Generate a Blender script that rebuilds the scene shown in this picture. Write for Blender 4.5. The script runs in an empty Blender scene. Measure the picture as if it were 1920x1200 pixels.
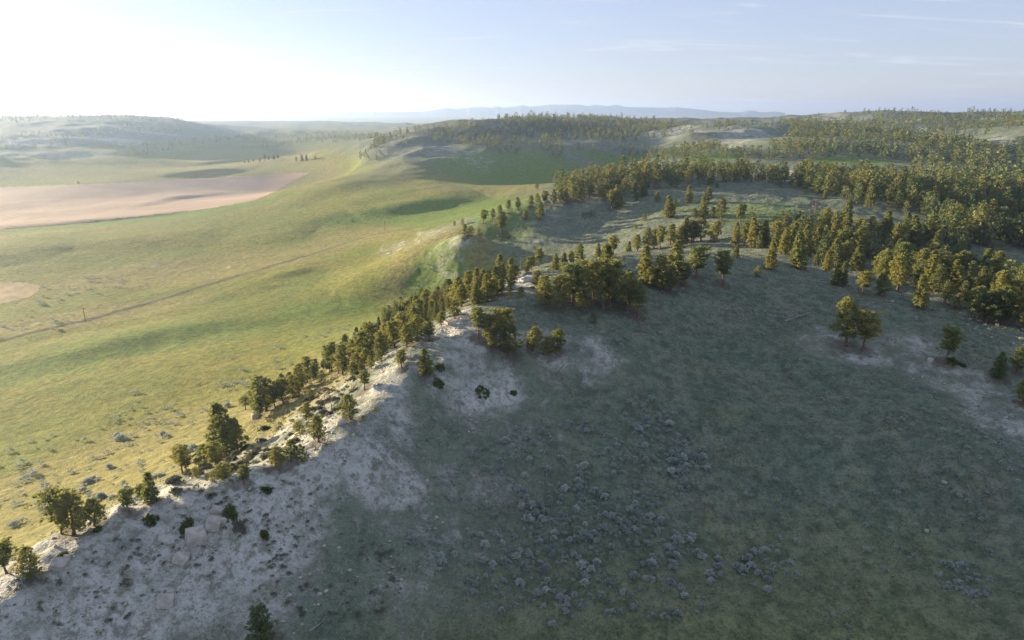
import bpy, math, random
import numpy as np
scene = bpy.context.scene
# ------------------------------------------------------------------ camera
CAM_Z = 100.0
cam_data = bpy.data.cameras.new('camera')
cam_data.sensor_width = 36.0
cam_data.lens = 36.0 * 1321.0 / 1920.0
cam_data.clip_start = 0.5
cam_data.clip_end = 120000.0
cam = bpy.data.objects.new('camera', cam_data)
scene.collection.objects.link(cam)
cam.location = (0.0, 0.0, CAM_Z)
cam.rotation_euler = (math.radians(90.0) - math.atan(389.0 / 1321.0), 0.0, 0.0)
scene.camera = cam
# ------------------------------------------------------------------ sky, sun, exposure
SUN_AZ = math.radians(-57.0)       # measured from the view direction (+Y), negative to the left
SUN_EL = math.radians(7.0)
world = bpy.data.worlds.new('World')
scene.world = world
world.use_nodes = True
wn = world.node_tree
wn.nodes.clear()
sky = wn.nodes.new('ShaderNodeTexSky')
sky.sky_type = 'NISHITA'
sky.sun_disc = False
sky.sun_elevation = SUN_EL
sky.sun_rotation = SUN_AZ
sky.altitude = 900
sky.air_density = 1.0
sky.dust_density = 0.4
sky.ozone_density = 2.8
bg = wn.nodes.new('ShaderNodeBackground')
bg.inputs['Strength'].default_value = 0.072
wo = wn.nodes.new('ShaderNodeOutputWorld')
# camera white balance on the sky, then a thin high veil with cirrus streaks over the whole sky
wb = wn.nodes.new('ShaderNodeMix'); wb.data_type = 'RGBA'; wb.blend_type = 'MULTIPLY'
wb.inputs[0].default_value = 1.0; wb.inputs[7].default_value = (1.12, 0.90, 1.02, 1.0)
wn.links.new(sky.outputs[0], wb.inputs[6])
wtc = wn.nodes.new('ShaderNodeTexCoord')
wsp = wn.nodes.new('ShaderNodeSeparateXYZ'); wn.links.new(wtc.outputs['Generated'], wsp.inputs[0])
def wmath(op, a, b=0.0):
    nd = wn.nodes.new('ShaderNodeMath'); nd.operation = op
    for sock, v in ((nd.inputs[0], a), (nd.inputs[1], b)):
        if isinstance(v, (int, float)): sock.default_value = v
        else: wn.links.new(v, sock)
    return nd.outputs[0]
wden = wmath('ADD', wmath('MAXIMUM', wsp.outputs[2], 0.0), 0.10)
wcb = wn.nodes.new('ShaderNodeCombineXYZ')
wn.links.new(wmath('DIVIDE', wsp.outputs[0], wden), wcb.inputs[0]); wn.links.new(wmath('DIVIDE', wsp.outputs[1], wden), wcb.inputs[1])
wmp = wn.nodes.new('ShaderNodeMapping'); wmp.inputs['Rotation'].default_value = (0, 0, math.radians(-24)); wmp.inputs['Scale'].default_value = (0.55, 2.3, 1.0)
wn.links.new(wcb.outputs[0], wmp.inputs['Vector'])
wno = wn.nodes.new('ShaderNodeTexNoise'); wno.inputs['Scale'].default_value = 1.15; wno.inputs['Detail'].default_value = 7.0; wno.inputs['Roughness'].default_value = 0.62; wno.inputs['Distortion'].default_value = 0.9
wn.links.new(wmp.outputs[0], wno.inputs['Vector'])
wr = wn.nodes.new('ShaderNodeMapRange'); wr.interpolation_type = 'SMOOTHSTEP'
wr.inputs['From Min'].default_value = 0.46; wr.inputs['From Max'].default_value = 0.76; wr.inputs['To Min'].default_value = 0.55; wr.inputs['To Max'].default_value = 0.88
wn.links.new(wno.outputs['Fac'], wr.inputs['Value'])
wcl = wn.nodes.new('ShaderNodeMix'); wcl.data_type = 'RGBA'
wcl.inputs[7].default_value = (2.4, 2.6, 3.12, 1.0)
wn.links.new(wr.outputs[0], wcl.inputs[0]); wn.links.new(wb.outputs[2], wcl.inputs[6])
wr2 = wn.nodes.new('ShaderNodeMapRange'); wr2.interpolation_type = 'SMOOTHSTEP'
wr2.inputs['From Min'].default_value = 0.54; wr2.inputs['From Max'].default_value = 0.74; wr2.inputs['To Max'].default_value = 0.6
wn.links.new(wno.outputs['Fac'], wr2.inputs['Value'])
wci = wn.nodes.new('ShaderNodeMix'); wci.data_type = 'RGBA'
wci.inputs[7].default_value = (3.25, 3.4, 3.55, 1.0)
wn.links.new(wr2.outputs[0], wci.inputs[0]); wn.links.new(wcl.outputs[2], wci.inputs[6])
wn.links.new(wci.outputs[2], bg.inputs['Color'])
wn.links.new(bg.outputs[0], wo.inputs['Surface'])
sun_data = bpy.data.lights.new('sun', 'SUN')
sun_data.energy = 5.0
sun_data.angle = math.radians(0.55)
sun_data.color = (1.0, 0.79, 0.51)
sun = bpy.data.objects.new('sun', sun_data)
scene.collection.objects.link(sun)
sd = (math.sin(SUN_AZ) * math.cos(SUN_EL), math.cos(SUN_AZ) * math.cos(SUN_EL), math.sin(SUN_EL))
sun.rotation_euler = (math.radians(90.0) - SUN_EL, 0.0, math.pi - SUN_AZ)
scene.view_settings.view_transform = 'Standard'
scene.view_settings.look = 'None'
scene.view_settings.exposure = 1.9
scene.view_settings.gamma = 1.0
DENOISE = True
HAZE_DENSITY = 9e-5
HAZE_G = 0.5
scene.cycles.use_denoising = DENOISE
scene.cycles.max_bounces = 5
scene.cycles.diffuse_bounces = 3
scene.cycles.transmission_bounces = 2
scene.cycles.volume_bounces = 0
scene.cycles.transparent_max_bounces = 4

# ------------------------------------------------------------------ measured land (metres, camera above the origin)
CONTROL = [(-64.9, 66.7, 42.6), (-73.4, 71.9, 37.0), (-87.1, 80.2, 28.0), (-64.0, 67.7, 43.6), (-73.5, 70.7, 38.0), (-88.8, 75.6, 29.0), (-63.7, 70.6, 44.1), (-73.6, 71.6, 38.5), (-89.6, 73.1, 29.5), (-63.1, 76.9, 44.6),
 (-72.6, 79.9, 39.0), (-87.9, 84.6, 30.0), (-58.4, 85.0, 45.6), (-65.4, 92.2, 40.0), (-76.6, 103.6, 31.0), (-49.1, 91.5, 47.45), (-53.7, 100.4, 43.25), (-61.2, 114.5, 36.5), (-41.8, 94.1, 48.45), (-46.2, 103.1, 44.25),
 (-53.2, 117.5, 37.5), (-37.3, 97.3, 48.95), (-42.1, 106.0, 44.75), (-49.8, 120.0, 38.0), (-58.1, 62.5, 46), (-56.4, 65.2, 47), (-55.7, 69.8, 47.5), (-55.4, 74.5, 48), (-52.8, 79.3, 49), (-45.4, 84.4, 50), (-38.3, 86.9, 51),
 (-33.4, 90.3, 51.5), (-24.5, 94.6, 52), (-22.3, 106.7, 54), (-18.2, 118.9, 56.5), (-9.7, 137.0, 60), (-4.1, 150.8, 60.5), (1.3, 162.9, 61), (20.5, 190.1, 62), (33.1, 196.2, 62), (52.3, 200.4, 61.5), (-43.9, 75.8, 46.5),
 (-49.5, 67.9, 45), (-52.4, 58.4, 43), (-28.9, 69.1, 41), (-32.5, 81.6, 46.5), (-19.8, 89.0, 46), (-11.4, 79.9, 39.5), (3.2, 92.3, 39.5), (9.8, 77.3, 34), (38.5, 78.5, 33), (65.1, 76.2, 35), (0.0, 65.7, 28), (-36.7, 58.0, 36.5),
 (46.1, 64.8, 29), (36.6, 96.1, 37), (68.8, 94.5, 38), (3.5, 104.4, 46.5), (30.8, 108.3, 44.5), (58.5, 109.3, 44), (78.4, 105.4, 46), (-17.3, 105.0, 51), (-5.6, 114.9, 51.5), (4.0, 122.8, 53.5), (15.0, 134.9, 57.5),
 (25.9, 135.6, 55), (48.3, 136.0, 48.5), (69.1, 144.3, 51.5), (86.4, 141.9, 50.5), (98.2, 128.7, 48.5), (42.7, 160.4, 58), (62.4, 166.1, 56.5), (69.4, 187.2, 59.5), (81.5, 174.2, 56.5), (94.9, 158.4, 54), (109.6, 146.5, 52),
 (118.6, 135.1, 50), (-81.8, 177.6, 20), (-52.8, 162.1, 33), (-59.5, 205.4, 24), (-39.9, 253.6, 27), (-93.3, 145.6, 20), (-44.6, 161.7, 36), (-67.2, 156.4, 27), (-38.3, 184.5, 38), (-27.5, 219.0, 40), (-30.4, 116.0, 50),
 (-15.1, 327.1, 30), (10.4, 338.5, 35.5), (10.8, 355.5, 40.5), (0.0, 359.9, 37), (38.9, 365.6, 43), (62.2, 341.9, 48), (-35.9, 330.7, 24), (-67.6, 333.6, 18), (-23.9, 341.1, 45), (-2.8, 375.5, 48), (11.7, 389.2, 50.5),
 (41.2, 392.3, 54.5), (74.5, 415.2, 58), (11.1, 364.9, 44.5), (-16.5, 359.9, 37), (-40.8, 382.4, 36), (-61.2, 398.9, 24), (116.6, 400.2, 61), (64.5, 432.9, 61), (88.4, 408.4, 62), (39.9, 444.9, 55), (141.6, 348.7, 58),
 (109.6, 294.2, 53), (170.8, 304.7, 55.5), (100.7, 242.6, 51.5), (138.8, 243.0, 48), (162.1, 235.0, 46), (136.9, 280.8, 53), (110.2, 332.2, 57), (-154.6, 195.0, 9), (-122.4, 229.8, 13), (-219.3, 286.9, 6), (-200.5, 317.4, 6),
 (-153.9, 351.3, 8), (-107.8, 265.5, 13), (-292.0, 390.6, 4), (-267.7, 531.2, 7), (-353.4, 479.0, 5), (-122.8, 443.7, 12), (-105.5, 533.3, 14), (-47.9, 576.8, 21), (-29.5, 655.3, 24), (21.5, 718.3, 30), (-474.0, 650.8, 1),
 (-306.4, 725.5, 5), (-709.8, 988.7, 0), (-326.6, 1156.0, 6), (-241.4, 1082.2, 12), (-734.4, 1504.4, 5), (-465.1, 1753.4, 12), (-579.4, 1021.0, 2), (-159.4, 823.8, 30), (-119.6, 801.7, 26), (-70.3, 857.5, 24), (-7.0, 935.6, 20.5),
 (70.1, 941.5, 20), (140.9, 999.7, 26), (56.0, 749.1, 27), (-59.4, 721.7, 27), (-199.6, 1037.2, 33), (-214.8, 1078.8, 43.53), (-155.0, 998.0, 38.42), (-54.5, 918.4, 34.02), (-7.1, 960.0, 37.99), (70.8, 957.4, 39.54),
 (-98.5, 1226.0, 75.08), (-155.5, 1179.8, 67.69), (-37.0, 1269.5, 81.35), (-106.5, 1114.9, 53.62), (0.0, 1180.0, 57.64), (50.9, 1749.3, 86.57), (152.3, 1743.4, 86.61), (-24.8, 1699.8, 82.18), (192.6, 1386.7, 68.88),
 (245.4, 1154.2, 62.66), (122.9, 1042.8, 49.16), (148.6, 836.9, 47.15), (237.2, 868.2, 50.19), (261.5, 1047.9, 62.38), (319.6, 989.7, 64.47), (323.6, 1197.0, 75.67), (398.2, 1184.9, 75.92), (419.8, 1102.8, 69.8),
 (357.6, 825.9, 70.35), (316.2, 646.9, 56.34), (332.1, 604.8, 55.23), (251.8, 653.2, 54.02), (641.3, 1628.3, 76.08), (759.7, 1741.5, 92.71), (896.1, 1788.0, 98.75), (1049.0, 1761.3, 98.77), (1144.7, 1640.0, 93.14),
 (676.7, 1449.8, 78.7), (751.9, 1355.4, 76.27), (626.3, 1081.8, 66.54), (520.2, 794.9, 65.8), (611.8, 890.0, 78.77), (463.2, 652.3, 58.81), (560.4, 888.0, 68.12), (339.6, 542.5, 51.92), (254.8, 358.7, 50.86),
 (251.7, 455.0, 54.65), (644.6, 1128.9, 69.08), (472.3, 892.8, 64.13), (184.0, 355.2, 59.33), (196.1, 438.1, 59.56), (195.3, 524.8, 55.41), (-840.4, 1181.6, 18.54), (-791.6, 1274.1, 19.54), (-756.8, 1466.2, 23.25),
 (-802.8, 1886.2, 32.28), (-1208.6, 1838.3, 62.64), (-1490.0, 2130.7, 77.67), (-1485.6, 2373.4, 81.77), (-1345.4, 2569.0, 85.66), (-1084.4, 2363.1, 75.23), (-963.1, 2198.3, 58.42), (-972.3, 1747.7, 52.14), (-911.0, 1947.4, 56.3),
 (-1146.1, 2880.4, 47.55), (-909.4, 2435.8, 33.29), (-1083.6, 3222.7, 27.69), (-839.8, 3191.4, 28.39), (-811.5, 4120.9, 39.46), (-1218.2, 4642.8, 41.57), (-706.7, 2188.7, 21.42), (-443.7, 1950.2, 29.98), (-542.1, 2645.0, 27.56),
 (-75.0, 20.0, 44.0), (-110.0, -20.0, 42.0), (-60.0, -30.0, 32.0), (0.0, -20.0, 26.0), (60.0, 0.0, 27.0), (20.0, 20.0, 24.0), (120.0, 60.0, 42.0), (150.0, 110.0, 52.0), (-170.0, 60.0, 18.0), (-250.0, 80.0, 8.0),
 (-300.0, 200.0, 3.0), (-420.0, 330.0, 2.0), (-600.0, 300.0, 0.0), (-800.0, 800.0, 0.0), (-1500.0, 1000.0, 4.0), (-1700.0, 1700.0, 40.0), (-2600.0, 1800.0, 85.0), (-3500.0, 2500.0, 90.0), (-1200.0, 200.0, 0.0),
 (-3000.0, 600.0, 20.0), (200.0, 200.0, 54.0), (320.0, 260.0, 45.0), (420.0, 340.0, 48.0), (700.0, 500.0, 55.0), (1200.0, 800.0, 75.0), (1700.0, 1200.0, 95.0), (300.0, 100.0, 40.0), (600.0, 100.0, 50.0), (1500.0, 300.0, 80.0),
 (3000.0, 500.0, 80.0), (2600.0, 2400.0, 70.0), (1000.0, -100.0, 50.0), (-1000.0, -200.0, 10.0), (-200.0, -200.0, 20.0), (200.0, -200.0, 30.0), (0.0, 3000.0, 40.0), (-500.0, 3500.0, 10.0), (700.0, 3000.0, 40.0),
 (1800.0, 3600.0, 40.0), (0.0, 6000.0, -5.0), (-2500.0, 6000.0, 5.0), (2500.0, 6000.0, 5.0), (0.0, 9000.0, 12.0), (0.0, 12000.0, 38.0), (-6000.0, 11000.0, 38.0), (6000.0, 11000.0, 38.0), (0.0, 15500.0, 52.0),
 (-9000.0, 13000.0, 52.0), (9000.0, 13000.0, 52.0), (-14000.0, 5000.0, 50.0), (14000.0, 5000.0, 50.0), (0.0, 30000.0, 60.0), (-6000.0, 3000.0, 40.0), (6000.0, 3000.0, 40.0), (-12000.0, 1500.0, 40.0), (12000.0, 1500.0, 40.0),
 (600.0, 1900.0, 80.0), (350.0, 1350.0, 72.0)]
BARE = [(-40.3, 121.9, 13.8, 36.8, -0.319, 0.45), (-38.6, 135.1, 8.0, 28.1, -0.278, 0.4), (-41.7, 87.9, 9.1, 18.6, -0.443, 0.4), (-47.3, 117.9, 9.6, 26.9, -0.381, 0.35), (-27.1, 129.4, 6.4, 22.4, -0.206, 0.35),
 (-241.0, 379.2, 2.8, 4.3, -0.566, 0.5), (-228.2, 361.0, 2.0, 4.1, -0.564, 0.5), (-175.2, 428.0, 2.5, 5.1, -0.389, 0.5), (-228.3, 441.5, 4.6, 5.2, -0.477, 0.5), (-255.0, 440.4, 2.4, 5.2, -0.525, 0.5),
 (-228.4, 306.8, 2.7, 5.7, -0.64, 0.5), (-202.3, 312.1, 4.4, 8.0, -0.575, 0.5), (-221.0, 314.0, 2.7, 5.8, -0.613, 0.5), (-59.3, 458.3, 5.0, 14.7, -0.129, 0.5), (-233.4, 412.4, 3.3, 4.7, -0.515, 0.5),
 (-50.2, 69.5, 18.2, 18.9, -0.626, 0.78), (-42.7, 77.9, 23.4, 19.8, -0.502, 0.78), (-34.4, 83.5, 16.7, 16.0, -0.391, 0.78), (-44.3, 81.9, 19.0, 18.5, -0.496, 0.78), (-30.0, 88.7, 14.0, 6.4, -0.326, 0.78),
 (-53.8, 66.7, 11.5, 18.1, -0.679, 0.78), (-10.9, 124.4, 13.2, 27.9, -0.088, 0.6), (-9.6, 134.9, 5.8, 20.2, -0.071, 0.6), (-21.3, 114.1, 7.9, 26.1, -0.184, 0.6), (-22.1, 103.0, 8.4, 11.2, -0.211, 0.6),
 (-28.6, 101.9, 9.5, 24.2, -0.274, 0.6), (-5.7, 118.1, 17.3, 12.0, -0.049, 0.6), (5.2, 130.6, 10.0, 7.3, 0.04, 0.6), (-20.4, 93.0, 12.3, 7.3, -0.216, 0.78), (2.6, 167.1, 6.2, 21.8, 0.016, 0.6),
 (14.5, 129.4, 11.3, 9.3, 0.112, 0.6), (-35.2, 100.4, 7.8, 25.0, -0.337, 0.78), (-41.5, 69.9, 24.4, 7.3, -0.536, 0.78), (67.9, 147.1, 9.5, 10.4, 0.432, 0.46), (84.8, 143.3, 11.4, 11.5, 0.534, 0.46),
 (86.5, 134.0, 12.8, 12.3, 0.573, 0.46), (90.3, 127.8, 14.2, 12.4, 0.615, 0.46), (91.1, 119.5, 13.0, 16.0, 0.651, 0.46), (74.3, 140.6, 11.8, 8.4, 0.486, 0.46), (-28.7, 341.3, 18.4, 34.7, -0.084, 0.36),
 (-51.0, 417.7, 19.4, 67.9, -0.121, 0.36), (11.4, 378.2, 28.9, 73.9, 0.03, 0.22), (37.0, 376.4, 23.1, 15.7, 0.098, 0.22), (-2.8, 375.8, 14.4, 50.3, -0.008, 0.22), (-71.3, 422.9, 16.5, 47.3, -0.167, 0.36),
 (-173.8, 1073.4, 41.2, 77.6, -0.161, 0.3), (-142.5, 1016.1, 38.9, 51.5, -0.139, 0.3), (-88.3, 997.5, 60.7, 85.3, -0.088, 0.3), (-46.2, 961.8, 32.9, 69.5, -0.048, 0.3), (-98.5, 1226.1, 20.5, 44.2, -0.08, 0.3),
 (-27.1, 1234.5, 56.1, 29.1, -0.022, 0.3), (336.6, 1044.2, 66.5, 232.6, 0.312, 0.5), (281.3, 1202.0, 56.1, 196.3, 0.23, 0.5), (237.5, 1200.9, 37.1, 129.8, 0.195, 0.5), (732.9, 1678.3, 55.5, 194.1, 0.412, 0.5),
 (751.8, 1563.8, 39.4, 128.0, 0.448, 0.5), (786.3, 1457.8, 56.4, 112.7, 0.495, 0.5), (889.8, 1509.0, 23.9, 83.5, 0.533, 0.5), (900.5, 1396.0, 37.7, 81.9, 0.573, 0.5), (659.3, 1170.5, 28.5, 91.3, 0.513, 0.5),
 (553.0, 846.4, 27.6, 61.8, 0.579, 0.5), (526.4, 769.4, 16.9, 52.3, 0.6, 0.5), (229.3, 570.9, 28.0, 98.1, 0.382, 0.5), (279.7, 506.5, 15.4, 47.2, 0.504, 0.5), (69.6, 267.1, 14.9, 46.2, 0.255, 0.25),
 (67.8, 182.6, 7.5, 5.0, 0.356, 0.25), (-16.0, 94.5, 19.1, 12.8, -0.168, 0.3), (-22.7, 81.0, 16.9, 11.3, -0.273, 0.34), (-2.7, 109.4, 18.3, 13.0, -0.025, 0.26), (-32.6, 71.1, 19.1, 7.3, -0.43, 0.5),
 (-19.2, 85.2, 25.9, 21.5, -0.222, 0.34), (-9.2, 99.5, 22.3, 16.4, -0.092, 0.28), (93.0, 112.6, 14.1, 17.1, 0.69, 0.46), (-976.2, 1475.7, 107.2, 143.4, -0.584, 0.5), (-915.0, 1639.6, 128.0, 87.1, -0.509, 0.5),
 (-814.9, 1330.2, 130.0, 62.8, -0.55, 0.5), (-914.3, 1836.7, 93.2, 71.6, -0.462, 0.4), (-881.2, 1297.6, 83.2, 59.9, -0.597, 0.45)]
RISES = [([(-386.6, 464.8), (-356.2, 483.0), (-331.2, 528.3), (-265.6, 526.7), (-219.4, 532.4)], 3.6, 110, 52), ([(-196.1, 513.2), (-177.8, 542.7), (-155.3, 544.1)], 1.7, 70, 40),
 ([(-490.3, 607.9), (-452.7, 620.5), (-386.0, 670.5), (-343.5, 722.0), (-256.7, 710.3)], 1.7, 70, 24), ([(-138.4, 610.0), (-95.7, 635.0), (-63.6, 650.4), (-25.0, 665.6)], 6.0, 120, 40),
 ([(-237.5, 718.0), (-191.8, 753.8), (-133.8, 816.5)], 3.5, 120, 50), ([(-202.2, 245.4), (-164.2, 270.6), (-133.7, 302.1), (-79.9, 318.4)], 2.4, 46, 26), ([(-425.4, 777.8), (-441.4, 903.8), (-408.9, 1029.8)], 2.6, 70, 24),
 ([(-572.1, 1129.8), (-508.2, 1221.3), (-439.8, 1234.0)], 4, 120, 30), ([(-601.2, 1266.3), (-568.3, 1448.0), (-542.4, 1495.5)], 4, 120, 30), ([(-160.1, 352.8), (-134.0, 392.9), (-102.1, 414.0)], 1.6, 50, 24),
 ([(-91.7, 346.5), (-65.6, 353.7), (-42.5, 345.7)], 2.0, 50, 30), ([(-196.4, 588.3), (-150.4, 622.2), (-129.2, 634.7)], 1.6, 70, 40)]
LUSH = [(118.2, 319.3, 52.0, 47.6, 0.355, 0.45), (90.6, 353.8, 33.4, 22.4, 0.251, 0.35), (-131.6, 367.3, 75.8, 55.0, -0.344, 0.3), (-38.8, 570.9, 74.3, 132.1, -0.068, 1.0), (-90.7, 600.0, 51.0, 43.3, -0.15, 1.0),
 (-3.2, 418.8, 28.8, 91.7, -0.008, 1.0), (-139.1, 592.4, 37.2, 24.2, -0.231, 1.0), (-144.8, 275.5, 80.9, 33.3, -0.484, 0.6), (-171.4, 247.5, 47.7, 26.3, -0.606, 0.6), (-88.0, 310.7, 40.5, 27.9, -0.276, 0.6),
 (-34.1, 311.7, 22.1, 60.0, -0.109, 1.0), (40.6, 141.1, 4.7, 4.4, 0.28, 0.2), (-6.9, 930.0, 134.2, 115.3, -0.007, 1.0), (142.7, 1014.8, 77.7, 19.4, 0.14, 1.0), (41.2, 119.4, 15.6, 15.3, 0.332, 0.2),
 (54.7, 99.9, 25.4, 12.1, 0.501, 0.2), (44.2, 107.1, 19.6, 11.8, 0.391, 0.2), (-317.1, 699.7, 117.2, 46.7, -0.426, 1.0), (-351.8, 653.8, 113.4, 36.5, -0.494, 1.0), (309.0, 652.1, 49.3, 36.3, 0.443, 1.0),
 (205.0, 729.7, 46.0, 39.8, 0.274, 1.0)]
DRY = [(-81.7, 147.7, 46.4, 55.6, -0.505, 1.0), (-100.0, 146.1, 32.5, 35.8, -0.601, 1.0), (-51.4, 176.5, 23.8, 58.2, -0.283, 1.0), (-36.9, 344.0, 32.0, 56.2, -0.107, 1.0), (-30.6, 681.4, 77.9, 32.5, -0.045, 1.0),
 (-595.7, 1215.1, 308.1, 110.6, -0.456, 1.0), (-567.5, 1598.3, 192.9, 263.1, -0.341, 1.0), (-100.8, 508.7, 59.7, 56.9, -0.196, 1.0), (-196.5, 328.3, 59.7, 24.2, -0.539, 1.0), (-328.4, 1099.4, 78.5, 173.5, -0.29, 1.0),
 (-188.0, 435.0, 109.7, 52.0, -0.408, 1.0)]
ROAD = [(-225.2, 276.3), (-218.8, 286.3), (-212.9, 298.2), (-207.0, 307.8), (-199.9, 316.6), (-192.3, 335.2), (-182.9, 354.1), (-173.9, 372.0), (-163.7, 390.7), (-151.1, 407.1), (-140.2, 433.3), (-126.6, 458.3), (-117.3, 478.9),
 (-106.8, 500.0), (-93.1, 509.5), (-77.3, 508.5), (-61.3, 504.4), (-40.3, 483.0)]
FIELDS = [[(-327, 1162), (-331, 1154), (-335, 1145), (-338, 1135), (-342, 1126), (-345, 1117), (-347, 1108), (-350, 1089), (-351, 1066), (-268, 795), (-267, 772), (-270, 762), (-271, 748), (-283, 741), (-295, 733), (-305, 722),
  (-321, 717), (-337, 712), (-350, 701), (-366, 682), (-380, 661), (-397, 646), (-414, 634), (-430, 622), (-445, 610), (-466, 587), (-486, 566), (-506, 547), (-618, 664), (-767, 819), (-902, 958), (-842, 971), (-783, 988),
  (-716, 997), (-692, 998), (-668, 1001), (-644, 1002), (-621, 1006), (-599, 1012), (-580, 1022), (-566, 1044), (-553, 1069), (-537, 1091), (-520, 1113), (-502, 1135), (-481, 1153), (-457, 1165), (-430, 1172), (-404, 1180),
  (-380, 1181), (-354, 1175)],
 [(-339, 404), (-327, 405), (-315, 405), (-303, 406), (-297, 405), (-291, 405), (-286, 404), (-281, 401), (-277, 399), (-273, 397), (-271, 393), (-269, 390), (-267, 386), (-266, 381), (-264, 377), (-263, 372), (-265, 367),
  (-267, 362), (-269, 357), (-273, 348), (-277, 339), (-281, 329), (-299, 352), (-319, 378)]]
MOUNTAINS = [(-14.65, 91), (-12.29, 110), (-9.6, 114), (-6.91, 119), (-6.0, 148), (-5.09, 187), (-4.27, 168), (-3.65, 187), (-2.78, 207), (-1.54, 188), (-1.12, 217), (-0.71, 188), (0.0, 207), (0.83, 236), (1.37, 207), (3.11, 246),
 (5.25, 245), (5.91, 216), (6.4, 245), (7.43, 216), (8.04, 244), (8.73, 206), (9.58, 196), (11.59, 186), (12.66, 195), (14.24, 157), (15.54, 119), (17.23, 100), (17.82, 137), (18.35, 128), (18.73, 100), (19.69, 118), (20.44, 91)]
def _hash(ix, iy, s):
    h = (ix.astype(np.int64) * 374761393 + iy.astype(np.int64) * 668265263 + s * 982451653) & 0xFFFFFFFF
    h = ((h ^ (h >> 13)) * 1274126177) & 0xFFFFFFFF
    return ((h ^ (h >> 16)) & 0xFFFF) / 65535.0
def vnoise(x, y, wl, s):
    """smooth gradient-like value noise in metres, range about -1..1"""
    x = x / wl + 1000.0; y = y / wl + 1000.0
    ix = np.floor(x); iy = np.floor(y)
    fx = x - ix; fy = y - iy
    fx = fx * fx * fx * (fx * (fx * 6 - 15) + 10); fy = fy * fy * fy * (fy * (fy * 6 - 15) + 10)
    a = _hash(ix, iy, s); b = _hash(ix + 1, iy, s); c = _hash(ix, iy + 1, s); d = _hash(ix + 1, iy + 1, s)
    return ((a + (b - a) * fx) * (1 - fy) + (c + (d - c) * fx) * fy) * 2 - 1
def rot(x, y, a):
    return x * math.cos(a) - y * math.sin(a), x * math.sin(a) + y * math.cos(a)
def fbm(x, y, wl, s, oct=3, gain=0.5):
    t = 0; a = 1.0
    for k in range(oct):
        xx, yy = rot(x, y, 0.6 * k + 0.3)
        t = t + a * vnoise(xx, yy, wl, s + 17 * k); wl *= 0.47; a *= gain
    return t
def ridged(x, y, wl, s, oct=3):
    t = 0; a = 1.0
    for k in range(oct):
        xx, yy = rot(x, y, 0.5 * k + 0.9)
        t = t + a * (1 - 2 * np.abs(vnoise(xx, yy, wl, s + 13 * k))); wl *= 0.5; a *= 0.5
    return t
def sstep(a, b, x):
    t = np.clip((x - a) / (b - a), 0, 1); return t * t * (3 - 2 * t)
_CP = np.array(CONTROL, float)
def _uv(x, y):
    r = np.sqrt(x * x + y * y) + 1e-6
    return np.arctan2(x, y), np.log(r)
def _solve():
    u, v = _uv(_CP[:, 0], _CP[:, 1]); n = len(u)
    d2 = (u[:, None] - u) ** 2 + (v[:, None] - v) ** 2
    K = 0.5 * d2 * np.log(d2 + 1e-9) + np.eye(n) * 0.0006
    P = np.stack([np.ones(n), u, v], 1)
    A = np.zeros((n + 3, n + 3)); A[:n, :n] = K; A[:n, n:] = P; A[n:, :n] = P.T
    w = np.linalg.solve(A, np.concatenate([_CP[:, 2], np.zeros(3)]))
    return u, v, w
_TU, _TV, _TW = _solve()
def base_h(x, y):
    x = np.asarray(x, float); y = np.asarray(y, float); sh = x.shape
    u, v = _uv(x.ravel(), y.ravel()); out = np.empty(u.shape)
    n = len(_TU)
    for i in range(0, len(u), 40000):
        uu = u[i:i + 40000, None] - _TU; vv = v[i:i + 40000, None] - _TV
        d2 = uu * uu + vv * vv
        out[i:i + 40000] = (0.5 * d2 * np.log(d2 + 1e-9)) @ _TW[:n] + _TW[n] + _TW[n + 1] * u[i:i + 40000] + _TW[n + 2] * v[i:i + 40000]
    return out.reshape(sh)
def blobs(x, y, B):
    """soft union of tilted ellipses (cx, cy, rx, ry, azimuth)"""
    m = np.zeros(np.shape(x))
    for cx, cy, rx, ry, az, st in B:
        R = max(rx, ry)
        sel = (np.abs(x - cx) < R) & (np.abs(y - cy) < R)
        if not sel.any(): continue
        dx = x[sel] - cx; dy = y[sel] - cy
        a = (dx * math.cos(az) - dy * math.sin(az)) / rx; b = (dx * math.sin(az) + dy * math.cos(az)) / ry
        m[sel] = np.maximum(m[sel], np.clip((1 - np.sqrt(a * a + b * b)) * 1.6, 0, 1) * st)
    return m
def strokes(x, y, S):
    """low rises along polylines: gentle towards the sun side (left of travel), steep on the other"""
    out = np.zeros(np.shape(x))
    for pts, hgt, wl_, wr_ in S:
        P = np.array(pts, float); R = max(wl_, wr_)
        lo = P.min(0) - R; hi = P.max(0) + R
        sel = (x > lo[0]) & (x < hi[0]) & (y > lo[1]) & (y < hi[1])
        if not sel.any(): continue
        X = x[sel]; Y = y[sel]; best = np.full(X.shape, 1e9); val = np.zeros(X.shape)
        n = len(P) - 1
        for i in range(n):
            ax, ay = P[i]; bx, by = P[i + 1]; L2 = (bx - ax) ** 2 + (by - ay) ** 2
            t = np.clip(((X - ax) * (bx - ax) + (Y - ay) * (by - ay)) / L2, 0, 1)
            dx = X - ax - t * (bx - ax); dy = Y - ay - t * (by - ay); d = np.sqrt(dx * dx + dy * dy)
            side = (bx - ax) * dy - (by - ay) * dx
            w = np.where(side > 0, wl_, wr_)
            s = (i + t) / n
            e = np.clip(1 - d / w, 0, 1); e = e * e * (3 - 2 * e)
            vv = hgt * e * np.sin(np.pi * np.clip(s, 0, 1)) ** 0.8 * (1 + 0.35 * vnoise(X, Y, 55, 71))
            u = d < best
            best = np.where(u, d, best); val = np.where(u, vv, val)
        out[sel] += val
    return out
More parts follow.
